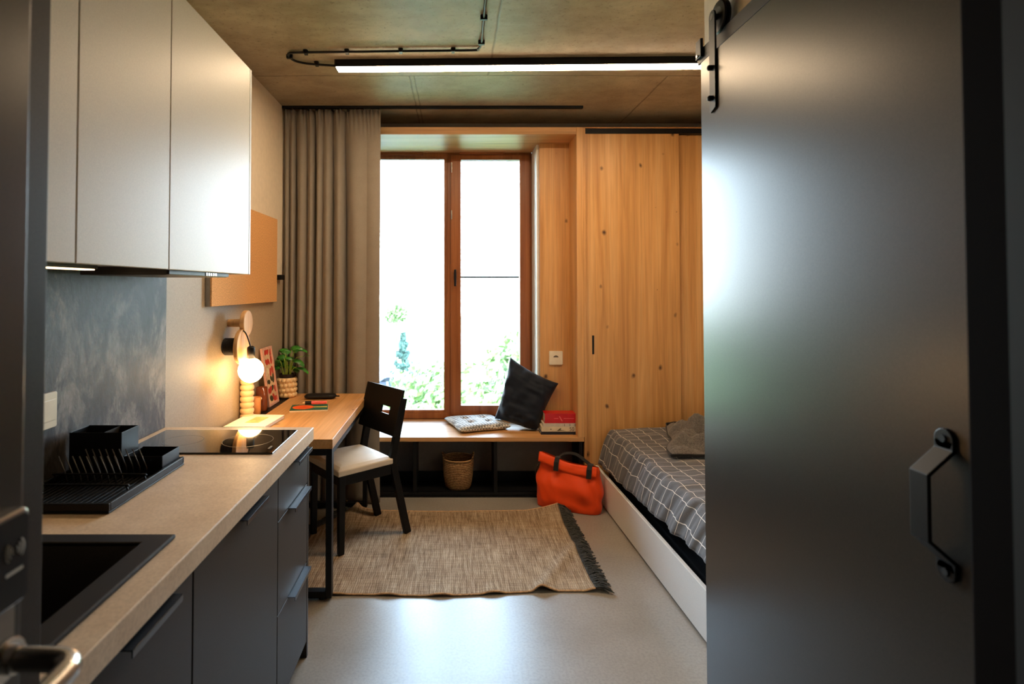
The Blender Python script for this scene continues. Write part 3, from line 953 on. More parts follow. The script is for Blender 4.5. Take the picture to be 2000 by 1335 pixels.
rb.build('ribs', 'black_plastic', dr, bevel=0.001)
wr = MB()
zt = CT + 0.036
for y in (1.50, 1.585):
    p = [(rx0 + 0.012, y, CT + 0.012), (rx0 + 0.014, y, zt - 0.004), (rx0 + 0.026, y, zt), (rx1 - 0.03, y, zt), (rx1 - 0.017, y, zt - 0.005), (rx1 - 0.011, y, CT + 0.014)]
    wr.tube(smooth_pts(p, 4), 0.0026, 7)
wire = wr.build('wire_frame', 'black_metal', dr, smooth=True)
for y, n in ((1.585, 9), (1.655, 9)):
    for k in range(n):
        x = rx0 + 0.048 + k * 0.0195 + (0.03 if y > 1.6 else 0)
        MB().tube([(x, y, CT + 0.012), (x - 0.004, y, CT + 0.035), (x - 0.026, y, CT + 0.086)], 0.0018, 6).build('pin', 'wire_metal', wire, smooth=True)

def open_box(name, label, x0, x1, y0, y1, z0, z1, wall, div=None, group=None):
    t = thing(name, label, 'holder', ((x0 + x1) / 2, (y0 + y1) / 2, z0), 0, group)
    tp_ = 0.006
    m = MB().plate([x0, x0 + wall, x1 - wall, x1], [y0, y0 + wall, y1 - wall, y1], z0 + 0.004, z1, [(x0 + wall, x1 - wall, y0 + wall, y1 - wall)])
    m.box(x0, x1, y0, y1, z0, z0 + 0.004)
    m.build('body', 'black_plastic', t, bevel=0.0012)
    if div:
        MB().box(div - 0.001, div + 0.001, y0 + wall, y1 - wall, z0 + 0.0045, z1 - 0.002).build('partition', 'grey_metal', t)
    return t
open_box('utensil_holder', 'tall black two-compartment utensil holder at the back of the dish rack', -1.128, -0.974, 1.665, 1.755, CT + 0.0115, 1.024, 0.002, -1.03)
open_box('cutlery_tray', 'low open black cutlery tray beside the utensil holder', -0.972, -0.857, 1.672, 1.775, CT + 0.0115, 0.953, 0.002)

# upper cabinets -----------------------------------------------------
UX = -0.815
def upper(label, y0, y1, end=False):
    t = thing('wall_cabinet', label, 'cabinet', (-0.98, (y0 + y1) / 2, 1.50), 0, 'white wall cabinets above the worktop')
    MB().box(WX + 0.001, UX - 0.0215, y0 + 0.001, y1 - (0.001 if not end else 0.019), 1.512, 2.325).build('carcass', 'white_body', t)
    MB().box(UX - 0.019, UX, y0 + 0.0015, y1 - (0.0015 if not end else 0.0205), 1.502, 2.327).build('door', 'white_satin', t, bevel=0.0015)
    if end:
        MB().box(WX + 0.001, UX, y1 - 0.0175, y1, 1.502, 2.327).build('end_panel', 'white_body', t, bevel=0.0012)
    return t
upper('white wall cabinet nearest the viewer, partly hidden by the tall unit', 0.80, 1.214)
upper('middle white wall cabinet of the row', 1.2155, 1.613)
u3 = upper('white wall cabinet at the far end of the row, over the hob', 1.6145, 2.262, True)
hood = thing('extractor_hood', 'slim dark extractor hood under the far wall cabinet', 'extractor hood', (-0.98, 1.9, 1.49))
MB().box(-1.10, UX - 0.03, 1.66, 2.10, 1.487, 1.5115).build('body', 'grey_metal', hood, bevel=0.002)
MB().box(UX - 0.0295, UX - 0.022, 1.66, 2.10, 1.489, 1.5015).build('pull_out_front', 'black_metal', hood, bevel=0.001)
for k in range(5):
    MB().box(UX - 0.0218, UX - 0.0195, 1.905 + k * 0.018, 1.915 + k * 0.018, 1.4905, 1.499).build('button', 'steel', hood)
ul = thing('cabinet_light', 'warm glowing light strip under the middle wall cabinet', 'light', (-1.0, 1.3, 1.50))
MB().box(-1.02, -0.985, 1.02, 1.56, 1.5005, 1.511).build('housing', 'grey_metal', ul)
MB().box(-1.018, -0.987, 1.03, 1.55, 1.4975, 1.5002).build('diffuser', 'led_warm', ul)

# corkboard + black bracket -----------------------------------------------------
cb = thing('cork_board', 'large cork pin board hanging on the left wall over the desk', 'pin board', (WX, 3.1, 1.36))
MB().box(WX + 0.0085, -1.1305, 2.620, 3.590, 1.360, 1.885).build('backing', 'board_edge', cb, bevel=0.001)
MB().box(-1.130, -1.1225, 2.621, 3.589, 1.361, 1.884).build('cork_sheet', 'cork', cb)
tag(MB().box(WX + 0.0085, WX + 0.045, 3.66, 3.73, 1.500, 1.533).build('wall_bracket', 'black_metal', bevel=0.003), 'small black bracket on the wall between cork board and curtain', 'bracket')

# ================================================================== DESK
dk = thing('desk', 'oak desk on black steel frames along the left wall', 'desk', (-0.85, 3.2, 0))
DT = 0.744
MB().box(-1.045, -0.561, 2.638, 3.770, DT - 0.045, DT).build('desktop', 'oak_y', dk, bevel=0.002)
MB().box(WX + 0.009, -1.0455, 2.638, 3.770, DT - 0.040, DT - 0.0036).build('cable_channel', 'black_metal', dk, bevel=0.001)
def legframe(y):
    f = MB()
    f.box(-0.592, -0.564, y, y + 0.04, 0.012, 0.6985)
    f.box(-1.13, -1.10, y, y + 0.04, 0.012, 0.6985)
    f.box(-1.0995, -0.5925, y, y + 0.04, 0.012, 0.042)
    f.box(-1.0995, -0.5925, y, y + 0.04, 0.668, 0.6985)
    o = f.build('leg_frame', 'black_metal', dk, bevel=0.0015)
    MB().cyl((-0.612, y + 0.02, 0.0), (-0.612, y + 0.02, 0.0115), 0.013, n=16).build('foot_glide', 'rubber', o)
    MB().cyl((-1.08, y + 0.02, 0.0), (-1.08, y + 0.02, 0.0115), 0.013, n=16).build('foot_glide', 'rubber', o)
legframe(2.640)
legframe(3.715)
MB().box(-0.592, -0.565, 2.6805, 3.7145, 0.668, 0.6985).build('side_rail', 'black_metal', dk, bevel=0.0015)

# ------------------------------------------------------------------ chair
ch = thing('desk_chair', 'black wooden chair with a cream seat pad pulled up to the desk', 'chair', (-0.374, 3.48, 0), radians(-140.96))
for sy in (1, -1):
    MB().path([(0.0, sy * 0.165, 0.009), (0.108, sy * 0.165, 0.45), (0.034, sy * 0.170, 0.80)], 0.028, 0.042, (0, 1, 0)).build('rear_leg', 'black_wood', ch, bevel=0.003, local=True)
    MB().hexa([(0.420, sy * 0.168 - 0.014, 0.009), (0.452, sy * 0.168 - 0.014, 0.009), (0.452, sy * 0.168 + 0.014, 0.009), (0.420, sy * 0.168 + 0.014, 0.009),
               (0.415, sy * 0.168 - 0.017, 0.435), (0.455, sy * 0.168 - 0.017, 0.435), (0.455, sy * 0.168 + 0.017, 0.435), (0.415, sy * 0.168 + 0.017, 0.435)]).build('front_leg', 'black_wood', ch, bevel=0.003, local=True)
MB().box(0.12, 0.414, 0.150, 0.176, 0.375, 0.4345).box(0.12, 0.414, -0.176, -0.150, 0.375, 0.4345).box(0.420, 0.450, -0.150, 0.150, 0.375, 0.4345).box(0.092, 0.118, -0.150, 0.150, 0.375, 0.4345).build('apron', 'black_wood', ch, bevel=0.002, local=True)
def seatfn(u, v):
    return u, v
sp = MB()
SN = 14
def spt(i, j, top):
    a, b = i / SN, j / SN
    wdt = 0.185 + 0.018 * a
    x = 0.112 + 0.358 * a
    y = (2 * b - 1) * wdt
    e = min(1, min(a, 1 - a, b, 1 - b) * 9)
    z = (0.466 + 0.014 * (e ** 0.5) + 0.004 * sin(pi * b)) if top else 0.4352
    if not top or True:
        pass
    return (x, y, z)
sp.grid(lambda a, b: spt(a * SN, b * SN, True), SN, SN)
sp.grid(lambda a, b: spt(a * SN, b * SN, False), SN, SN)
for i in range(SN):
    for (p, q) in (((i, 0), (i + 1, 0)), ((i, SN), (i + 1, SN)), ((0, i), (0, i + 1)), ((SN, i), (SN, i + 1))):
        sp.bm.faces.new([sp.bm.verts.new(spt(*p, False)), sp.bm.verts.new(spt(*q, False)), sp.bm.verts.new(spt(*q, True)), sp.bm.verts.new(spt(*p, True))])
bmesh.ops.remove_doubles(sp.bm, verts=sp.bm.verts[:], dist=0.0005)
sp.build('seat_pad', 'seat_fabric', ch, bevel=0.006, seg=3, local=True)
lean = math.atan2(0.09, 0.35)
Rb = Matrix.Rotation(-lean, 3, 'Y')
def backfn(u, v, d):
    # u along local y, v up the panel, d thickness (curved a little)
    p = Rb @ Vector((d + 0.10 * (u * u), u, v))
    return (p.x + 0.112, p.y, p.z + 0.592)
bp = MB()
us = [-0.20, -0.15, -0.10, -0.05, 0.004, 0.05, 0.104, 0.15, 0.20]
bp.plate(us, [0.0, 0.112, 0.154, 0.268], -0.009, 0.009, [(0.004, 0.104, 0.112, 0.154)], fn=backfn)
bp.build('backrest', 'black_wood', ch, bevel=0.0025, local=True)

# ------------------------------------------------------------------ things on the desk
mg = thing('magazine', 'white open magazine lying on the near end of the desk', 'magazine', (-1.0, 2.95, DT))
mz = DT + 0.0005
MB().hexa([(-1.135, 2.80, mz), (-0.935, 2.80, mz), (-0.912, 3.055, mz), (-1.115, 3.075, mz), (-1.135, 2.80, mz + .016), (-0.935, 2.80, mz + .016), (-0.912, 3.055, mz + .016), (-1.115, 3.075, mz + .016)]).build('pages', 'pages', mg, bevel=0.002)
MB().hexa([(-1.137, 2.797, mz + .0162), (-0.933, 2.797, mz + .0162), (-0.910, 3.057, mz + .0162), (-1.117, 3.077, mz + .0162), (-1.137, 2.797, mz + .0182), (-0.933, 2.797, mz + .0182), (-0.910, 3.057, mz + .0182), (-1.117, 3.077, mz + .0182)]).build('cover', 'paper', mg)
MB().hexa([(-1.06, 2.88, mz + .0183), (-0.99, 2.88, mz + .0183), (-0.975, 3.00, mz + .0183), (-1.045, 3.01, mz + .0183), (-1.06, 2.88, mz + .0188), (-0.99, 2.88, mz + .0188), (-0.975, 3.00, mz + .0188), (-1.045, 3.01, mz + .0188)]).build('cover_picture', 'print_yellow', mg)

nb = thing('notebook', 'dark green notebook with an orange leaf print on the desk', 'notebook', (-0.83, 3.27, DT))
def quad(m, p4, z0, z1):
    return m.hexa([(x, y, z0) for x, y in p4] + [(x, y, z1) for x, y in p4])
nq = [(-0.925, 3.20), (-0.717, 3.236), (-0.745, 3.372), (-0.952, 3.352)]
quad(MB(), nq, DT + .0005, DT + .009).build('page_block', 'pages', nb)
quad(MB(), nq, DT + .0091, DT + .0115).build('cover', 'green_cover', nb)
def nbpt(a, b):
    p, q = Vector(nq[0]).lerp(Vector(nq[1]), a), Vector(nq[3]).lerp(Vector(nq[2]), a)
    r = p.lerp(q, b)
    return (r.x, r.y)
el = [nbpt(0.33 + 0.29 * cos(2 * pi * k / 28), 0.5 + 0.38 * sin(2 * pi * k / 28)) for k in range(28)]
MB().prism(el, lambda u, v, d: (u, v, d), DT + .0116, DT + .0120).build('leaf_print', 'orange_print', nb)
MB().prism([nbpt(0.58, 0.42), nbpt(0.66, 0.45), nbpt(0.98, 0.40), nbpt(0.98, 0.60), nbpt(0.66, 0.56), nbpt(0.58, 0.60)], lambda u, v, d: (u, v, d), DT + .0116, DT + .0119).build('stem_print', 'yellow_print', nb)

hl = thing('highlighter', 'pink highlighter pen with a black cap lying behind the notebook', 'pen', (-0.84, 3.42, DT))
a, b = Vector((-0.905, 3.405, DT + .0115)), Vector((-0.765, 3.430, DT + .0115))
ax = (b - a)
MB().cyl(a + ax * 0.36, b, 0.011, 0.008, n=16).build('barrel', 'pink', hl, smooth=False)
MB().cyl(a + ax * 0.1, a + ax * 0.36, 0.0108, n=16).build('cap', 'black_plastic', hl)
MB().cyl(a, a + ax * 0.1, 0.004, 0.008, n=12).build('tip', 'cream_ceramic', hl)

cs = thing('pencil_case', 'long black zipped pencil case at the far end of the desk', 'pencil case', (-0.84, 3.60, DT))
cm = MB()
NR = 18
prof = []
for i in range(NR + 1):
    q = i / NR
    e = (1 - (2 * q - 1) ** 6) ** 0.5
    x = -0.945 + 0.205 * q
    prof.append((x, e))
lps = []
for x, e in prof:
    lp = []
    for k in range(16):
        an = 2 * pi * k / 16
        yy = 3.595 + 0.042 * e * cos(an) * (1 + 0.05 * nz((x * 9, an, 0)))
        zz = DT + 0.0175 + 0.017 * e * sin(an)
        lp.append(cm.bm.verts.new((x, yy + (x + 0.84) * 0.08, max(DT + .0005, zz))))
    lps.append(lp)
for A, B_ in zip(lps, lps[1:]):
    for k in range(16):
        cm.bm.faces.new((A[k], A[(k + 1) % 16], B_[(k + 1) % 16], B_[k]))
cm.bm.faces.new(lps[0])
cm.bm.faces.new(lps[-1])
co = cm.build('body', 'case', cs, smooth=True)
MB().tube([(x, 3.595 + 0.030 * e + (x + 0.84) * 0.08 - 0.058 * e, DT + 0.019) for x, e in prof[1:-1]], 0.0018, 6).build('zip', 'rubber', cs)
MB().box(-0.742, -0.722, 3.590, 3.598, DT + .014, DT + .02).build('zip_pull', 'rubber', cs)

# stacked-disc candle holder
ts = thing('candle_holder', 'cream stacked-disc candle holder standing under the globe bulb', 'candle holder', (-1.112, 3.055, DT))
pr = [(0.0, 0.0), (0.030, 0.0)]
for k in range(7):
    z = 0.031 * k
    for a in range(1, 10):
        an = -pi / 2 + pi * a / 10
        pr.append((0.028 + 0.009 * cos(an), z + 0.0155 + 0.0150 * sin(an)))
pr += [(0.026, 0.218), (0.016, 0.222), (0.014, 0.210), (0.0, 0.210)]
MB().lathe(pr, (-1.112, 3.055, DT - .0035), 32).build('stacked_discs', 'cream_ceramic', ts, smooth=True)

def jar(label, x, y, r, h, body, fill, fh, group='glass candle jars behind the candle holder'):
    t = thing('candle_jar', label, 'candle', (x, y, DT), 0, group)
    MB().lathe([(0, 0.0), (r * .95, 0.0), (r, 0.006), (r, h), (r - .003, h), (r - .003, 0.010), (0, 0.010)], (x, y, DT - .003), 28).build('jar', body, t, smooth=True)
    MB().lathe([(0, 0.0105), (r - .0035, 0.0105), (r - .0035, fh), (0, fh)], (x, y, DT - .003), 24).build('wax', fill, t)
    MB().cyl((x, y, DT + fh - .003), (x, y, DT + fh + .009), 0.0015, n=6).build('wick', 'rubber', t)
jar('short amber candle in a glass beside the candle holder', -1.108, 3.170, 0.030, 0.095, 'amber_wax', 'amber_wax', 0.075)
jar('tall brown glass candle jar leaning close to the picture frame', -1.104, 3.262, 0.032, 0.135, 'brown_glass', 'amber_wax', 0.10)

# picture frame leaning on the wall
pf = thing('picture_frame', 'pale pink framed print of red fruit leaning on the wall', 'picture frame', (-1.10, 3.48, DT))
pa, pb = Vector((-1.095, 3.340, DT - .003)), Vector((-1.095, 3.522, DT - .003))
lean_x = -0.050
ph = 0.345
def pfp(u, v, d):
    # u 0..w, v 0..h, d forward (towards +X)
    w = (pb - pa).normalized()
    upv = Vector((lean_x, 0, ph)).normalized()
    nrm = w.cross(upv)
    if nrm.x < 0:
        nrm = -nrm
    return tuple(pa + w * u + upv * v + nrm * d)
pw = (pb - pa).length
hl_ = Vector((lean_x, 0, ph)).length
MB().plate([0, 0.014, pw - 0.014, pw], [0, 0.014, hl_ - 0.014, hl_], 0.0005, 0.014, [(0.014, pw - 0.014, 0.014, hl_ - 0.014)], fn=pfp).build('frame', 'frame_pink', pf, bevel=0.001)
MB().plate([0.0145, pw - 0.0145], [0.0145, hl_ - 0.0145], 0.001, 0.006, [], fn=pfp).build('print', 'art_paper', pf)
rnd = random.Random(3)
cells = [(i, j) for i in range(4) for j in range(6)]
for i, j in cells:
    u = 0.03 + i * (pw - 0.06) / 3 + rnd.uniform(-.006, .006)
    v = 0.035 + j * (hl_ - 0.07) / 5 + rnd.uniform(-.008, .008)
    rr_, aa = rnd.uniform(.022, .032), rnd.uniform(0, pi)
    el = [(u + rr_ * cos(2 * pi * k / 14) * cos(aa) - rr_ * 0.6 * sin(2 * pi * k / 14) * sin(aa), v + rr_ * cos(2 * pi * k / 14) * sin(aa) + rr_ * 0.6 * sin(2 * pi * k / 14) * cos(aa)) for k in range(14)]
    tgt = ('art_red', 'art_red', 'art_red', 'art_green', 'art_cream')[rnd.randrange(5)]
    MB().prism([(min(max(a_, .016), pw - .016), min(max(b_, .016), hl_ - .016)) for a_, b_ in el], pfp, 0.0061 + 0.0003 * (i % 2), 0.0066 + 0.0003 * (i % 2)).build('printed_shape', tgt, pf)

# potted plant
pp = thing('potted_plant', 'leafy green plant in a cream bobble pot in the desk corner', 'plant', (-1.075, 3.655, DT))
pc = Vector((-1.075, 3.655, DT))
pot = MB().lathe([(0, 0.001), (0.050, 0.001), (0.056, 0.01), (0.056, 0.125), (0.050, 0.127), (0.048, 0.10), (0.0, 0.10)], pc, 32)
for row in range(4):
    for k in range(13):
        an = 2 * pi * (k + 0.5 * (row % 2)) / 13
        pot.ball(pc + Vector((0.052 * cos(an), 0.052 * sin(an), 0.0175 + row * 0.031)), 0.0158, 10)
pot.build('pot', 'cream_ceramic', pp, smooth=True)
MB().lathe([(0.046, 0.105), (0.0465, 0.150), (0.0435, 0.150), (0.042, 0.135), (0, 0.135)], pc, 24).build('inner_pot', 'soil', pp)
def leaf_mesh(m, base, tip, width, curl):
    base, tip = Vector(base), Vector(tip)
    ax = tip - base
    side = ax.cross(Vector((0, 0, 1)))
    side = side.normalized() if side.length > 1e-4 else Vector((1, 0, 0))
    upn = side.cross(ax).normalized()
    def fn(u, v):
        wv_ = width * (sin(pi * min(1, u * 0.96 + 0.02)) ** 0.75) * (1.15 - 0.35 * u)
        s_ = (2 * v - 1)
        lobes = 1 - 0.22 * abs(sin(u * 9)) * abs(s_) ** 2
        return base + ax * u + side * (s_ * wv_ * lobes / 2) + upn * (curl * sin(pi * u) - 0.35 * width * s_ * s_ * 0.5 - 0.6 * curl * u * u)
    m.grid(fn, 10, 6)
rnd = random.Random(12)
for k in range(15):
    an = k * 2.4 + rnd.uniform(-.2, .2)
    hgt = 0.19 + 0.16 * ((k * 5) % 15) / 15
    rad = 0.02 + 0.065 * rnd.random()
    st = pc + Vector((0.02 * cos(an), 0.02 * sin(an), 0.135))
    kn = pc + Vector((rad * cos(an), rad * sin(an), hgt))
    if kn.x < -1.130: kn.x = -1.130
    if kn.y < 3.61: kn.y = 3.61
    L_ = rnd.uniform(0.075, 0.115)
    tipv = kn + Vector((L_ * 0.8 * cos(an), L_ * 0.8 * sin(an), L_ * rnd.uniform(-.35, .45)))
    if tipv.x < -1.138: tipv.x = -1.138
    tipv.y = max(3.595, min(3.76, tipv.y))
    MB().tube(smooth_pts([st, st.lerp(kn, 0.5) + Vector((0, 0, .02)), kn], 4), 0.0022, 6).build('stem', 'stem', pp, smooth=True)
    lm = MB(); leaf_mesh(lm, kn, tipv, rnd.uniform(0.07, 0.10), 0.014)
    lm.build('leaf', 'leaf', pp, smooth=True)
tw = MB().tube(smooth_pts([pc + Vector((.02, 0, .135)), pc + Vector((.05, -.01, .24)), pc + Vector((.105, -.01, .262))], 5), 0.0018, 6)
tw.build('stem', 'stem', pp, smooth=True)
lm = MB(); leaf_mesh(lm, pc + Vector((.105, -.01, .262)), pc + Vector((.15, -.012, .268)), 0.012, 0.004)
lm.build('leaf', 'leaf', pp, smooth=True)

# wall lamp ---------------------------------------------------------------
wl = thing('wall_lamp', 'birch wall lamp with black cord spool and glowing globe bulb', 'wall lamp', (WX + 0.01, 2.87, 1.15))
wx = WX + 0.0085
MB().lathe([(0, 0), (0.062, 0), (0.064, 0.003), (0.064, 0.021), (0.062, 0.024), (0, 0.024)], (-1.074, 2.895, 1.268), 40, 'X').build('upper_disc', 'pale_wood', wl, bevel=0.001)
MB().cyl((wx, 2.895, 1.268), (-1.0741, 2.895, 1.268), 0.020, n=20).build('peg', 'pale_wood', wl)
dsc = MB().lathe([(0, 0), (0.086, 0), (0.088, 0.003), (0.088, 0.017), (0.086, 0.020), (0, 0.020)], (-1.076, 2.845, 1.152), 48, 'X').build('lower_disc', 'pale_wood', wl)
spl = MB()
spl.cyl((wx, 2.845, 1.152), (-1.0762, 2.845, 1.152), 0.030, n=24).build('peg', 'pale_wood', wl)
cd = MB()
hp = []
for k in range(9 * 20 + 1):
    an = 2 * pi * k / 20
    hp.append((wx + 0.004 + 0.0565 * k / 180, 2.845 + 0.040 * cos(an), 1.152 + 0.040 * sin(an)))
cd.tube(hp, 0.0042, 6)
cd.build('wound_cord', 'black_plastic', wl, smooth=True)
bx_, by_, bz_ = -1.018, 2.845, 1.034
MB().tube(smooth_pts([(-1.078, 2.845, 1.196), (-1.060, 2.838, 1.232), (-1.040, 2.838, 1.215), (-1.025, 2.845, 1.165), (bx_, by_, 1.135)], 6), 0.0035, 7).build('cord', 'black_plastic', wl, smooth=True)
MB().lathe([(0, 0.062), (0.010, 0.062), (0.018, 0.056), (0.0195, 0.05), (0.0195, 0.0), (0, 0.0)], (bx_, by_, 1.0935), 28).build('lamp_socket', 'black_plastic', wl, smooth=True)
MB().lathe([(0.0, -0.062)] + [(0.062 * sin(pi * k / 24), -0.062 * cos(pi * k / 24)) for k in range(1, 22)] + [(0.0185, 0.0585), (0, 0.0590)], (bx_, by_, bz_), 36).build('globe_bulb', 'bulb', wl, smooth=True)

# ================================================================== ON THE BENCH
def pillow(name, mat, parent, C4, thick, N=22, pinch=0.08, wr=0.004, seed=0.0, floor=None):
    C4 = [Vector(c) for c in C4]
    nrm = (C4[1] - C4[0]).cross(C4[3] - C4[0]).normalized()
    m = MB()
    def side(sg):
        def fn(u, v):
            uu, vv = 2 * u - 1, 2 * v - 1
            pu = 1 - pinch * (1 - vv * vv) * abs(uu) ** 2
            pv = 1 - pinch * (1 - uu * uu) * abs(vv) ** 2
            a, b_ = (uu * pu + 1) / 2, (vv * pv + 1) / 2
            p = C4[0].lerp(C4[1], a).lerp(C4[3].lerp(C4[2], a), b_)
            h = ((1 - uu ** 4) * (1 - vv ** 4)) ** 0.55
            w_ = wr * nz((u * 6 + seed, v * 6, sg)) * 2 + wr * nz((u * 15, v * 5 + seed, sg)) if h > 0.02 else 0
            q = p + nrm * sg * (thick * 0.5 * h + w_ * min(1, h * 2))
            if floor is not None and q.z < floor + 0.04:
                # the low end slumps and folds on the surface it stands on
                t_ = (floor + 0.04 - q.z)
                q.z = floor + 0.04 * math.exp(-t_ / 0.04)
                q = q + nrm * (0.012 * sin(t_ * 160) * min(1, t_ * 30))
            return q
        return fn
    m.grid(side(1), N, N)
    m.grid(side(-1), N, N)
    bmesh.ops.remove_doubles(m.bm, verts=m.bm.verts[:], dist=0.0004)
    return m.build(name, mat, parent, smooth=True, sub=1)

tp_ = thing('throw_pillow', 'dark navy velvet pillow propped in the window corner', 'pillow', (0.545, 4.13, 0.415))
pm = pillow('cover', 'velvet', tp_, [(0.60, 4.085, 0.375), (0.775, 4.125, 0.752), (0.428, 4.26, 0.935), (0.305, 4.22, 0.470)], 0.18, 36, 0.10, 0.012, 2.0, 0.417)

sc_ = thing('seat_cushion', 'tufted black-and-white woven seat cushion lying on the bench', 'cushion', (0.18, 4.24, 0.415))
CC = [Vector((0.047, 3.985, 0)), Vector((0.425, 4.115, 0)), Vector((0.300, 4.435, 0)), Vector((-0.070, 4.365, 0))]
butt = [(0.32, 0.34), (0.68, 0.34), (0.32, 0.68), (0.68, 0.68)]
def cush(top):
    def fn(u, v):
        uu, vv = 2 * u - 1, 2 * v - 1
        p = CC[0].lerp(CC[1], u).lerp(CC[3].lerp(CC[2], u), v)
        ctr = Vector((0.176, 4.225, 0))
        p = ctr + (p - ctr) * (1 - 0.05 * (1 - min(1, abs(uu * vv) * 1.5)) * max(abs(uu), abs(vv)) ** 3)
        h = ((1 - uu ** 6) * (1 - vv ** 6)) ** 0.45
        if top:
            z = 0.442 + 0.030 * h
            for a, b_ in butt:
                d2 = ((u - a) ** 2 + (v - b_) ** 2)
                z -= 0.020 * math.exp(-d2 / 0.006)
            z += 0.002 * nz((u * 7, v * 7, 0))
        else:
            z = 0.442 - 0.0265 * h
        return (p.x, p.y, z)
    return fn
cm = MB().grid(cush(True), 40, 40).grid(cush(False), 40, 40)
bmesh.ops.remove_doubles(cm.bm, verts=cm.bm.verts[:], dist=0.0003)
cm.build('cover', 'cushion', sc_, smooth=True)
for a, b_ in butt:
    q = cush(True)(a, b_)
    MB().ball((q[0], q[1], q[2] + 0.001), 0.007, 10, (1, 1, 0.5)).build('button', 'throw_edge', sc_, smooth=True)

def book(label, x0, x1, y0, y1, z0, z1, cover, skew=0.0, marks=None):
    t = thing('book', label, 'book', ((x0 + x1) / 2, (y0 + y1) / 2, z0), skew, 'books stacked on the bench')
    w, d, h = (x1 - x0) / 2, (y1 - y0) / 2, z1 - z0
    c = 0.003
    MB().box(-w + 0.004, w - 0.004, -d + c + 0.0005, d - 0.004, c + .0003, h - c - .0003).build('pages', 'pages', t, local=True)
    MB().box(-w, w, -d, d, 0, c).box(-w, w, -d, d, h - c, h).box(-w, w, -d, -d + c, c, h - c).build('cover', cover, t, bevel=0.0008, local=True)
    for nm, mat, fn in (marks or []):
        m = MB(); fn(m, w, d, h)
        m.build(nm, mat, t, local=True, normals=False)
    return t
BZ = 0.415
book('thin dark blue book at the bottom of the stack on the bench', 0.618, 0.880, 3.985, 4.085, BZ + .0004, BZ + .022, 'cover_dark', 0.0)
def m50(m, w, d, h):
    m.text('50', 0.038, lambda x, y: (0.085 + x * 0.9, -d - 0.0006, h / 2 + y))
def mleaf(m, w, d, h):
    m.prism([(-0.02, .005), (0.0, .022), (0.012, .026), (0.006, .014), (0.045, .004), (0.012, .008)], lambda u, v, q: (u, q, v), -d - 0.0003, -d - 0.0009)
def mdot(m, w, d, h):
    m.prism([(-0.062 + .004 * cos(k * pi / 6), h / 2 + .004 * sin(k * pi / 6)) for k in range(12)], lambda u, v, q: (u, q, v), -d - 0.0003, -d - 0.0009)
book('cream book with the number 50 on its spine, second from the bottom', 0.622, 0.876, 3.982, 4.088, BZ + .0225, BZ + .056, 'cover_cream', 0.0, [('spine_number', 'ink', m50), ('spine_leaf', 'print_olive', mleaf), ('spine_dot', 'ink', mdot)])
def mbars(m, w, d, h):
    for x in (0.03, 0.068, 0.105):
        m.box(x, x + 0.003, -d - 0.0008, -d - 0.0003, 0.004, h - 0.004)
book('pale grey book lying between the cream and the red book', 0.632, 0.872, 3.985, 4.085, BZ + .0565, BZ + .080, 'cover_grey', 0.0, [('spine_print', 'ink', mbars)])
def mred(m, w, d, h):
    m.bar((-0.045, -d - 0.0006, h / 2), (-0.015, -d - 0.0006, h / 2), 0.0005, 0.003)
    m.bar((-0.008, -d - 0.0006, h * 0.72), (0.012, -d - 0.0006, h * 0.22), 0.0005, 0.006)
    m.bar((0.022, -d - 0.0006, h / 2), (0.095, -d - 0.0006, h / 2), 0.0005, 0.003)
book('thick glossy red book on top of the stack on the bench', 0.645, 0.866, 3.985, 4.085, BZ + .0805, BZ + .148, 'cover_red', 0.0, [('spine_print', 'print_red', mred)])

# basket under the bench
bk = thing('wicker_basket', 'small round wicker basket on the shelf under the bench', 'basket', (0.036, 4.045, 0.0305))
bc = (0.036, 4.045, 0.0306)
def bw_(a, r, z):
    return 0.045 * max(0, cos(2 * a)) ** 3 * max(0, (z - 0.10) / 0.12) ** 2
MB().lathe([(0, 0), (0.082, 0), (0.094, 0.02), (0.106, 0.10), (0.110, 0.16), (0.112, 0.205), (0.108, 0.208), (0.102, 0.16), (0.090, 0.02), (0, 0.015)], bc, 72, 'Z', bw_).build('woven_body', 'wicker', bk, smooth=True)
rim = [(bc[0] + 0.1105 * cos(2 * pi * k / 60), bc[1] + 0.1105 * sin(2 * pi * k / 60), bc[2] + 0.207 + bw_(2 * pi * k / 60, 0, 0.207)) for k in range(60)]
MB().tube(rim, 0.006, 8, closed=True).build('rim', 'wicker', bk, smooth=True)

# ================================================================== BAG
bg_t = thing('tote_bag', 'bright orange-red nylon bag with black straps on the floor by the bed', 'bag', (0.772, 3.765, 0), radians(-25.5))
bgm = MB()
NU, NV = 72, 40
def bag(u, v):
    # u around, v up
    a = 2 * pi * u
    t_ = v
    hw = 0.208 + 0.022 * sin(pi * min(1, t_ * 1.25)) - 0.020 * t_ ** 2
    hd = (0.072 + 0.02 * sin(pi * t_)) * (1 - t_ ** 2.2) + 0.012
    e = 0.55
    ca, sa = cos(a), sin(a)
    x = hw * math.copysign(abs(ca) ** e, ca)
    y = hd * math.copysign(abs(sa) ** e, sa)
    z = 0.002 + t_ * (0.300 - 0.030 * (x / 0.2) - 0.012 * cos(x * 14))
    k = min(1, t_ * 5) * min(1, (1 - t_) * 6 + 0.25)
    d = 0.034 * nz((x * 6 + 3, z * 7, y * 5)) + 0.020 * nz((x * 13, z * 12 + x * 12, 4 + y * 9))
    d += 0.022 * sin(26 * (z + 0.5 * x)) * max(0, nz((x * 4, z * 3, 7)))
    return (x + 0.6 * d * k * ca, y + d * k * sa - 0.012 * (1 - t_), z)
bgm.grid(bag, NU, NV)
bmesh.ops.remove_doubles(bgm.bm, verts=bgm.bm.verts[:], dist=0.0005)
bm_b = bgm.bm
bot = [v for v in bm_b.verts if v.co.z < 0.0025]
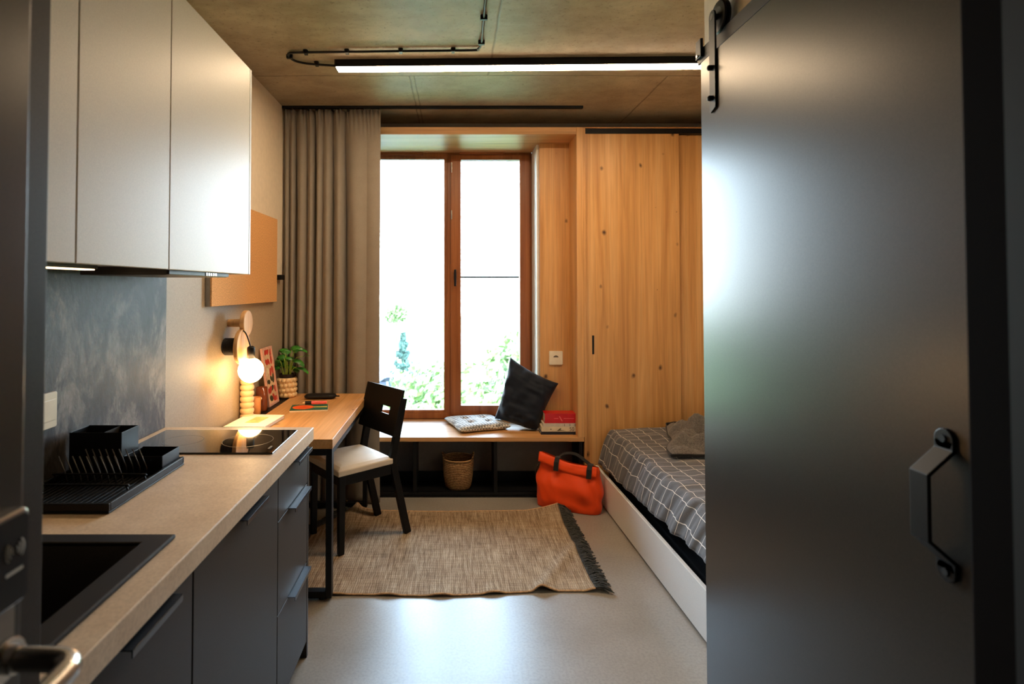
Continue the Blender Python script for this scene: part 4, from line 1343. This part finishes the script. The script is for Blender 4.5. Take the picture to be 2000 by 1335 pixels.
bmesh.ops.contextual_create(bm_b, geom=[e for e in bm_b.edges if e.is_boundary and all(v.co.z < 0.01 for v in e.verts)])
bgm.build('body', 'bag_red', bg_t, smooth=True, local=True)
fl = MB()
def flap(u, v):
    x = -0.198 + 0.385 * u
    zt_ = 0.298 - 0.030 * (x / 0.2) - 0.012 * cos(x * 14)
    ang = v * 1.0
    y = -0.010 - 0.030 * ang + 0.004 * nz((x * 12, v * 3, 1))
    z = zt_ - 0.050 * ang * ang + 0.006 * (1 - ang) + 0.005 * nz((x * 10, v * 2, 5))
    return (x, y - 0.012, z)
fl.grid(flap, 40, 8)
fl.build('folded_top', 'bag_red', bg_t, smooth=True, solid=0.004, local=True)
for xs in (-0.075, 0.140):
    z0 = 0.298 - 0.030 * (xs / 0.2) - 0.012 * cos(xs * 14)
    MB().path([(xs, 0.02, z0 + 0.012), (xs, -0.022, z0 + 0.014), (xs, -0.050, z0 - 0.008), (xs, -0.068, z0 - 0.060)], 0.032, 0.004, (1, 0, 0)).build('strap', 'strap', bg_t, local=True)
MB().path(smooth_pts([(-0.075, 0.012, 0.310), (-0.04, 0.03, 0.335), (0.03, 0.04, 0.338), (0.10, 0.025, 0.306), (0.150, 0.012, 0.278)], 5), 0.030, 0.005, (0, 1, 0.3)).build('handle', 'strap', bg_t, local=True)
MB().path(smooth_pts([(-0.212, 0.0, 0.250), (-0.235, 0.01, 0.20), (-0.228, 0.02, 0.14)], 4), 0.028, 0.004, (0, 1, 0)).build('side_strap', 'strap', bg_t, local=True)

# ================================================================== RUG
rug = thing('rug', 'natural jute rug with dark fringed ends on the grey floor', 'rug', (-0.05, 3.15, 0))
def rugp(u, v):
    # u along X (left to right), v along Y (near to far)
    x = -0.83 + 1.508 * u
    y = 2.690 + 0.985 * v
    y += 0.012 * (1 - v) * sin(u * 9) + 0.010 * v * sin(u * 7 + 1)
    # near edge runs slightly nearer on the left
    y += (1 - v) * (u - 0.5) * 0.045
    z = 0.0035 + 0.0015 * (1 + nz((x * 3.5, y * 3.5, 0)))
    # ripples along the near edge
    e = max(0, 1 - v / 0.10)
    z += 0.010 * e * max(0, sin(u * 38 + 1.0)) * (0.4 + u)
    # lifted far right corner and far edge curl
    c = max(0, 1 - math.hypot((1 - u) * 1.5, (1 - v)) / 0.22)
    z += 0.045 * c ** 1.5
    # curled far left corner
    c2 = max(0, 1 - math.hypot((u - 0.09) * 1.5, (1 - v)) / 0.20)
    z += 0.050 * c2 ** 1.3
    cut_ = max(0, v - 0.72) / 0.28 * max(0, 0.16 - u) / 0.16
    x += 0.17 * cut_
    # small fold across the near right corner
    q = (1 - u) * 1.5 + v * 0.55
    z += 0.019 * math.exp(-((q - 0.26) / 0.035) ** 2) * max(0, min(1, (u - 0.74) / 0.08))
    return (x, y, z)
MB().grid(rugp, 150, 100).build('woven_field', 'jute', rug, smooth=True, solid=0.006)
M['binding'] = plain('jute_binding', (196, 158, 118), 0.9, vary=0.15, scale=90)
for v, dy in ((0.0, -0.002), (1.0, 0.002)):
    MB().tube([Vector(rugp(k / 120, v)) + Vector((0, dy, 0.001)) for k in range(121)], 0.0048, 6).build('bound_edge', 'binding', rug, smooth=True)
rnd = random.Random(5)
for u_, sgn in ((1.0, 1), (0.0, -1)):
    fr = MB()
    n_ = 120
    for k in range(n_):
        v = (k + 0.5) / n_
        p = Vector(rugp(u_, v))
        for s_ in range(3):
            L_ = rnd.uniform(0.055, 0.085)
            dy = rnd.uniform(-0.028, 0.028) - 0.006
            a = p + Vector((sgn * 0.001, rnd.uniform(-.004, .004), 0.002))
            b = p + Vector((sgn * L_ * 0.5, dy * 0.4, 0.004))
            c = p + Vector((sgn * L_, dy, 0.0))
            b.z = max(0.006, min(b.z, 0.6 * p.z + 0.008)) + rnd.uniform(0, .012)
            c.z = rnd.uniform(0.003, 0.014)
            fr.tube([a, b, c], [0.0036, 0.0032, 0.0022], 5)
    o = fr.build('fringe', 'fringe', rug, smooth=True)
    o['kind'] = 'stuff'

# ================================================================== BED
bd = thing('bed', 'low white bed with a dark gap below the mattress, along the right wall', 'bed', (1.0, 3.0, 0), radians(0))
def bx(y):
    return 0.992 + (3.66 - y) * 0.026
MB().hexa([(bx(1.90), 1.90, 0.012), (bx(1.90) + .02, 1.90, 0.012), (bx(3.93) + .02, 3.93, 0.012), (bx(3.93), 3.93, 0.012), (bx(1.90), 1.90, 0.219), (bx(1.90) + .02, 1.90, 0.219), (bx(3.93) + .02, 3.93, 0.219), (bx(3.93), 3.93, 0.219)]).build('side_panel', 'bed_white', bd, bevel=0.002)
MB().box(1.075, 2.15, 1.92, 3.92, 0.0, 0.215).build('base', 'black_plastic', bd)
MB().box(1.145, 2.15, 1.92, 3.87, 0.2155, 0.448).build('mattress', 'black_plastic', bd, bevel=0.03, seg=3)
cov = thing('bedspread', 'dark grey bedspread with a white grid pattern covering the bed', 'bedspread', (1.5, 3.0, 0.46))
def cover_pt(u, v):
    # u: 0 hem .. 1 right wall ; v: 0 near .. 1 far
    y = 1.92 + 1.965 * v
    dx = (3.66 - y) * 0.026
    # cross profile (arc length s)
    s_ = u * 1.30
    hemz = 0.335 - 0.085 * max(0, min(1, (y - 2.2) / 1.66))
    Hs = 0.476
    hem_x = 1.002 + dx
    top_x = 1.085 + dx
    side = math.hypot(top_x - hem_x, Hs - hemz)
    if s_ < side:
        q = s_ / side
        x = hem_x + (top_x - hem_x) * q
        z = hemz + (Hs - hemz) * (1 - (1 - q) ** 1.5)
    else:
        x = top_x + (s_ - side)
        z = Hs + 0.012 * min(1, (s_ - side) / 0.25)
        q = 1.0
    # drapery folds, stronger down the side, running down from the edge
    w = (1 - min(1, max(0, (s_ - side) / 0.22)))
    f = 0.004 * sin(y * 31 + 3.0 * nz((y * 2, 0, 0))) + 0.014 * nz((y * 10 + s_ * 3, s_ * 2.0, 3)) + 0.011 * nz((y * 24 + s_ * 6, s_ * 3.0, 8))
    x -= f * w * (1 if q < 1 else 0.5)
    z += 0.007 * nz((x * 4 + y * 2, y * 13, 1)) + 0.006 * nz((x * 9, y * 26 + x * 3, 2)) * (1 if s_ > side else 0.3)
    hz = 0.010 * nz((y * 7, 9, 0)) * max(0, 1 - s_ / 0.08)
    return (min(x, 2.19), y, z + hz)
def cover_uv(u, v):
    y = 1.92 + 1.965 * v
    side = math.hypot(0.083, 0.476 - (0.335 - 0.085 * max(0, min(1, (y - 2.2) / 1.66))))
    return (u * 1.30 - side + 0.5 + 0.010 * nz((u * 9, v * 9, 2)), y + 0.014 * nz((u * 7, v * 11, 4)))
MB().grid(cover_pt, 130, 260, cover_uv).build('cloth', 'grid', cov, smooth=True, solid=0.006)
MB().tube([Vector(cover_pt(0.0, k / 200)) for k in range(201)], 0.0035, 6).build('piped_hem', 'grid', cov, smooth=True)

# throw blanket heaped on the bed
th = thing('throw_blanket', 'crumpled charcoal knitted throw with a black border on the bed', 'blanket', (1.6, 3.5, 0.49))
def throw(u, v):
    x0, y0 = 1.235 + 0.75 * u, 3.20 + 0.66 * v
    x = x0 + 0.22 * v * (1 - u) + 0.035 * nz((u * 3, v * 3, 2))
    y = y0 + 0.03 * nz((u * 4, v * 2, 7)) - 0.05 * u * (1 - v)
    def ridge(c, w):
        return math.exp(-((v - c) / w) ** 2)
    eu = min(1, u / 0.12) ** 0.6
    ev = (min(1, v / 0.06) * min(1, (1 - v) / 0.05)) ** 0.5
    h = 0.050 * ridge(0.16 + 0.08 * sin(u * 9 + 0.6), 0.10) + 0.022 * ridge(0.34 + 0.05 * sin(u * 14), 0.05)
    h += 0.085 * ridge(0.58 + 0.09 * sin(u * 7 + 2.0), 0.13) + 0.060 * ridge(0.88, 0.10) * (0.5 + u)
    h += 0.036 * nz((u * 5, v * 6, 3)) + 0.018 * nz((u * 13, v * 13, 3)) + 0.007 * nz((u * 42, v * 42, 3))
    h = 0.006 + eu * (0.016 + 1.3 * h) * (0.25 + 0.75 * ev)
    return (x, y, 0.496 + max(0.004, h))
MB().grid(throw, 130, 130).build('knit', 'throw', th, smooth=True, solid=0.010)
te = [Vector(throw(0.0 + 0.0, 1 - k / 40)) for k in range(41)] + [Vector(throw(k / 40, 0.0)) for k in range(1, 41)]
MB().tube(te, 0.009, 6).build('border', 'throw_edge', th, smooth=True)
tf = [Vector(throw(k / 40, 1.0)) + Vector((0, 0, .012)) for k in range(41)]
MB().tube(tf, 0.016, 6).build('border', 'throw_edge', th, smooth=True)

# ================================================================== SLIDING BARN DOOR
DXF = 0.790
sd = struct(MB().box(DXF, 0.826, 0.83, 1.782, 0.012, 2.166).build('door_2', 'door_grey', bevel=0.002), 'dark grey sliding barn door hanging at the right')
sdh = MB()
hy, hw_ = 0.907, 0.036
zA, zB = 1.195, 1.012
pth = [(DXF - 0.003, hy, zA + 0.012), (DXF - 0.003, hy, zA - 0.004), (DXF - 0.044, hy, zA - 0.040), (DXF - 0.044, hy, zB + 0.040), (DXF - 0.003, hy, zB + 0.004), (DXF - 0.003, hy, zB - 0.012)]
sdh.path(pth, hw_, 0.006, (0, 1, 0))
for zc in (zA + 0.012, zB - 0.012):
    sdh.prism([(hy + hw_ / 2 * cos(2 * pi * k / 20), zc + hw_ / 2 * sin(2 * pi * k / 20)) for k in range(20)], lambda u, v, d: (d, u, v), DXF - 0.006, DXF - 0.0002)
hnd = sdh.build('pull_handle', 'black_metal', sd, bevel=0.0015)
for zc in (zA + 0.014, zB - 0.014):
    MB().cyl((DXF - 0.0085, hy, zc), (DXF - 0.0061, hy, zc), 0.006, n=14).build('screw', 'rubber', hnd)
# hanger strap with wheel
def hanger(yc):
    w2 = 0.019
    poly = [(yc - w2, 1.990), (yc + w2 - 0.006, 1.980), (yc + w2, 1.990)]
    top = [(yc + w2 * cos(pi * k / 12), 2.270 + w2 * sin(pi * k / 12)) for k in range(13)]
    st = MB().prism(poly + top, lambda u, v, d: (d, u, v), DXF - 0.0065, DXF - 0.0005).build('hanger_strap', 'black_metal', sd, bevel=0.0008)
    for z in (2.115, 2.022):
        MB().cyl((DXF - 0.014, yc + 0.003, z), (DXF - 0.0066, yc + 0.003, z), 0.0085, n=6).ball((DXF - 0.014, yc + 0.003, z), 0.0085, 12, (0.8, 1, 1)).build('bolt', 'black_metal', st)
    wh = MB().lathe([(0, -0.012), (0.030, -0.012), (0.046, -0.010), (0.050, -0.006), (0.042, 0.0), (0.050, 0.006), (0.046, 0.010), (0.030, 0.012), (0, 0.012)], (0.8115, yc, 2.2695), 36, 'X').build('wheel', 'black_plastic', st, smooth=False)
    MB().cyl((0.783, yc, 2.2695), (0.799, yc, 2.2695), 0.010, n=16).build('axle', 'grey_metal', wh)
hanger(1.690)
hanger(0.98)
tr = thing('door_track', 'flat black steel track carrying the sliding door along the partition', 'track', (0.815, 1.3, 2.2))
MB().box(0.8075, 0.8155, 0.66, 1.845, 2.182, 2.227).build('flat_bar', 'black_metal', tr, bevel=0.001)
for y in (0.80, 1.25, 1.60):
    MB().cyl((0.8157, y, 2.205), (0.8345, y, 2.205), 0.009, n=14).build('stand_off', 'black_metal', tr)
MB().box(0.798, 0.8075, 1.800, 1.838, 2.195, 2.255).build('end_stop', 'black_metal', tr, bevel=0.002)
MB().cyl((0.794, 1.822, 2.203), (0.798, 1.822, 2.203), 0.005, n=12).build('screw', 'steel', tr)

# ================================================================== ENTRANCE DOOR LEAF (left edge)
EX = -0.457
ld = struct(MB().box(EX - 0.045, EX, -0.30, 0.604, 0.01, 2.12).build('door_1', 'door_grey', bevel=0.002), 'dark grey entrance door leaf standing open at the left edge')
def rrect(y0, y1, z0, z1, r, k=5):
    out = []
    for cy_, cz_, a0 in ((y1 - r, z1 - r, 0), (y0 + r, z1 - r, 90), (y0 + r, z0 + r, 180), (y1 - r, z0 + r, 270)):
        for i in range(k + 1):
            a = radians(a0 + 90 * i / k)
            out.append((cy_ + r * cos(a), cz_ + r * sin(a)))
    return out
fx = lambda u, v, d: (d, u, v)
lk = MB().prism(rrect(0.527, 0.597, 1.128, 1.222, 0.008), fx, EX + 0.0003, EX + 0.012).build('card_reader', 'steel', ld, bevel=0.002)
rf_ = MB().prism(rrect(0.531, 0.593, 1.131, 1.218, 0.006), fx, EX + 0.0121, EX + 0.014).build('reader_face', 'black_plastic', lk)
ic = MB()
for k, r in enumerate((0.004, 0.008, 0.012)):
    for sg in (1, -1):
        ic.tube([(EX + 0.0145, 0.575 + sg * r * cos(a), 1.185 + r * sin(a)) for a in [radians(-45 + 15 * q) for q in range(7)]], 0.0008, 5)
ic.box(EX + 0.0141, EX + 0.0146, 0.564, 0.586, 1.162, 1.165)
ic.build('wave_symbol', 'paper', rf_)
MB().prism(rrect(0.540, 0.593, 1.080, 1.124, 0.006), fx, EX + 0.0003, EX + 0.0012).build('sticker', 'board_edge', ld)
MB().prism([(0.575 + 0.026 * cos(2 * pi * k / 28), 1.074 + 0.020 * sin(2 * pi * k / 28)) for k in range(28)], fx, EX + 0.0015, EX + 0.008).build('rose', 'steel', ld, bevel=0.001)
lv = smooth_pts([(EX + 0.008, 0.575, 1.0765), (EX + 0.040, 0.575, 1.0765), (EX + 0.068, 0.572, 1.0765), (EX + 0.079, 0.560, 1.0765), (EX + 0.081, 0.540, 1.0765), (EX + 0.081, 0.445, 1.0765)], 6)
MB().tube(lv, 0.0115, 18).build('lever_handle', 'steel', ld, smooth=True)
MB().cyl((EX + 0.008, 0.575, 1.0765), (EX + 0.020, 0.575, 1.0765), 0.0135, n=20).build('collar', 'steel', ld)

# ================================================================== OUTSIDE
GZ = -9.0
gr = MB().box(-120, 80, 6, 200, GZ - 0.5, GZ).build('ground', 'grass')
gr['kind'] = 'structure'
gr['label'] = 'green lawns far below the window'
pk = MB().box(-11, 8, 30, 130, GZ + 0.001, GZ + 0.06).build('street', 'asphalt')
pk['kind'] = 'structure'
pk['label'] = 'pale street and car park below the window'
rnd = random.Random(21)
def tree(label, x, y, h, r, mat, shape='round', dens=900, z0=GZ, leafs=0.22):
    t = thing('tree', label, 'tree', (x, y, z0), 0, None)
    MB().cyl((x, y, z0), (x, y, z0 + h * 0.7), 0.18, 0.08, n=10).build('trunk', 'bark', t)
    m = MB()
    for k in range(dens):
        if shape == 'round':
            a, b_ = rnd.uniform(0, 2 * pi), math.asin(rnd.uniform(-0.8, 1))
            q = rnd.random() ** 0.35
            q *= 0.75 + 0.5 * abs(nz((cos(a) * 2, sin(a) * 2, b_ * 2 + x)))
            p = Vector((x + r * q * cos(a) * cos(b_), y + r * q * sin(a) * cos(b_), z0 + h - r * 0.9 + r * 0.9 * q * sin(b_)))
        else:
            w = rnd.random() ** 0.7
            a = rnd.uniform(0, 2 * pi)
            q = rnd.random() ** 0.5 * r * (1 - w) * (0.8 + 0.3 * sin(w * 40)) + 0.1
            p = Vector((x + q * cos(a), y + q * sin(a), z0 + h * (0.12 + 0.88 * w)))
        n_ = Vector((rnd.gauss(0, 1), rnd.gauss(0, 1), rnd.gauss(0, 1))).normalized()
        s1 = n_.orthogonal().normalized() * leafs * rnd.uniform(.6, 1.3)
        s2 = n_.cross(s1).normalized() * leafs * rnd.uniform(.4, .8)
        v = [m.bm.verts.new(p + s1), m.bm.verts.new(p + s2), m.bm.verts.new(p - s1), m.bm.verts.new(p - s2)]
        m.bm.faces.new(v)
    m.build('foliage', mat, t, normals=False)
tree('pale leafy treetop just outside the right window pane', 2.9, 18.0, 9.7, 3.0, 'tree_leaf', dens=4200, leafs=0.16)
tree('pale leafy tree low behind the window mullion', -1.0, 24.0, 7.6, 2.6, 'tree_leaf', dens=2400, leafs=0.18)
tree('dark narrow conifer beyond the left window pane', -4.6, 52.0, 6.2, 1.5, 'conifer', 'cone', dens=1300, leafs=0.22)
tree('small distant tree beyond the car park', -7.0, 70.0, 8.6, 1.7, 'tree_leaf', dens=700, leafs=0.30)
def car(label, x, y, rz, mat):
    t = thing('car', label, 'car', (x, y, GZ), rz, 'parked cars below the window')
    side = [(-2.1, 0.35), (2.1, 0.35), (2.15, 0.75), (1.2, 0.92), (0.6, 1.42), (-1.1, 1.45), (-1.9, 0.95), (-2.15, 0.85)]
    b = MB().prism(side, lambda u, v, d: (u, d, v), -0.85, 0.85).build('body', mat, t, bevel=0.06, local=True)
    MB().prism([(1.05, 0.97), (0.58, 1.36), (-1.05, 1.38), (-1.7, 0.97)], lambda u, v, d: (u, d, v), -0.87, 0.87).build('windows', 'car_glass', t, local=True)
    for u in (-1.3, 1.35):
        for d in (-0.78, 0.78):
            MB().cyl((u, d - 0.1, 0.33), (u, d + 0.1, 0.33), 0.33, n=20).build('wheel', 'rubber', t, local=True)
car('dark parked car at the foot of the conifer', -6.0, 58.0, 0.3, 'car_dark')
car('silver parked car left of the conifer', -7.6, 50.0, 0.2, 'car_white')
car('dark parked car just beyond the silver one', -4.4, 63.5, 0.1, 'car_dark')
bl = thing('building', 'pale block of flats far across the street', 'building', (10, 90, GZ))
MB().box(2, 24, 90, 104, GZ, 7.0).build('facade', 'facade', bl)
for i in range(4):
    for j in range(3):
        MB().box(4.2 + i * 5, 5.4 + i * 5, 89.9, 89.99, GZ + 3 + j * 4.6, GZ + 4.4 + j * 4.6).build('window', 'facade_window', bl)
for k, (x, y, h, r_) in enumerate(((-13, 24, 8.0, 3.4), (-20, 32, 9.0, 4.0), (-16, 46, 9.5, 4.0))):
    tree(('broad green tree left of the window view, nearest the house', 'broad green tree left of the window view, in the middle', 'broad green tree left of the window view, farthest off')[k], x, y, h, r_, 'tree_leaf', dens=900, leafs=0.45)
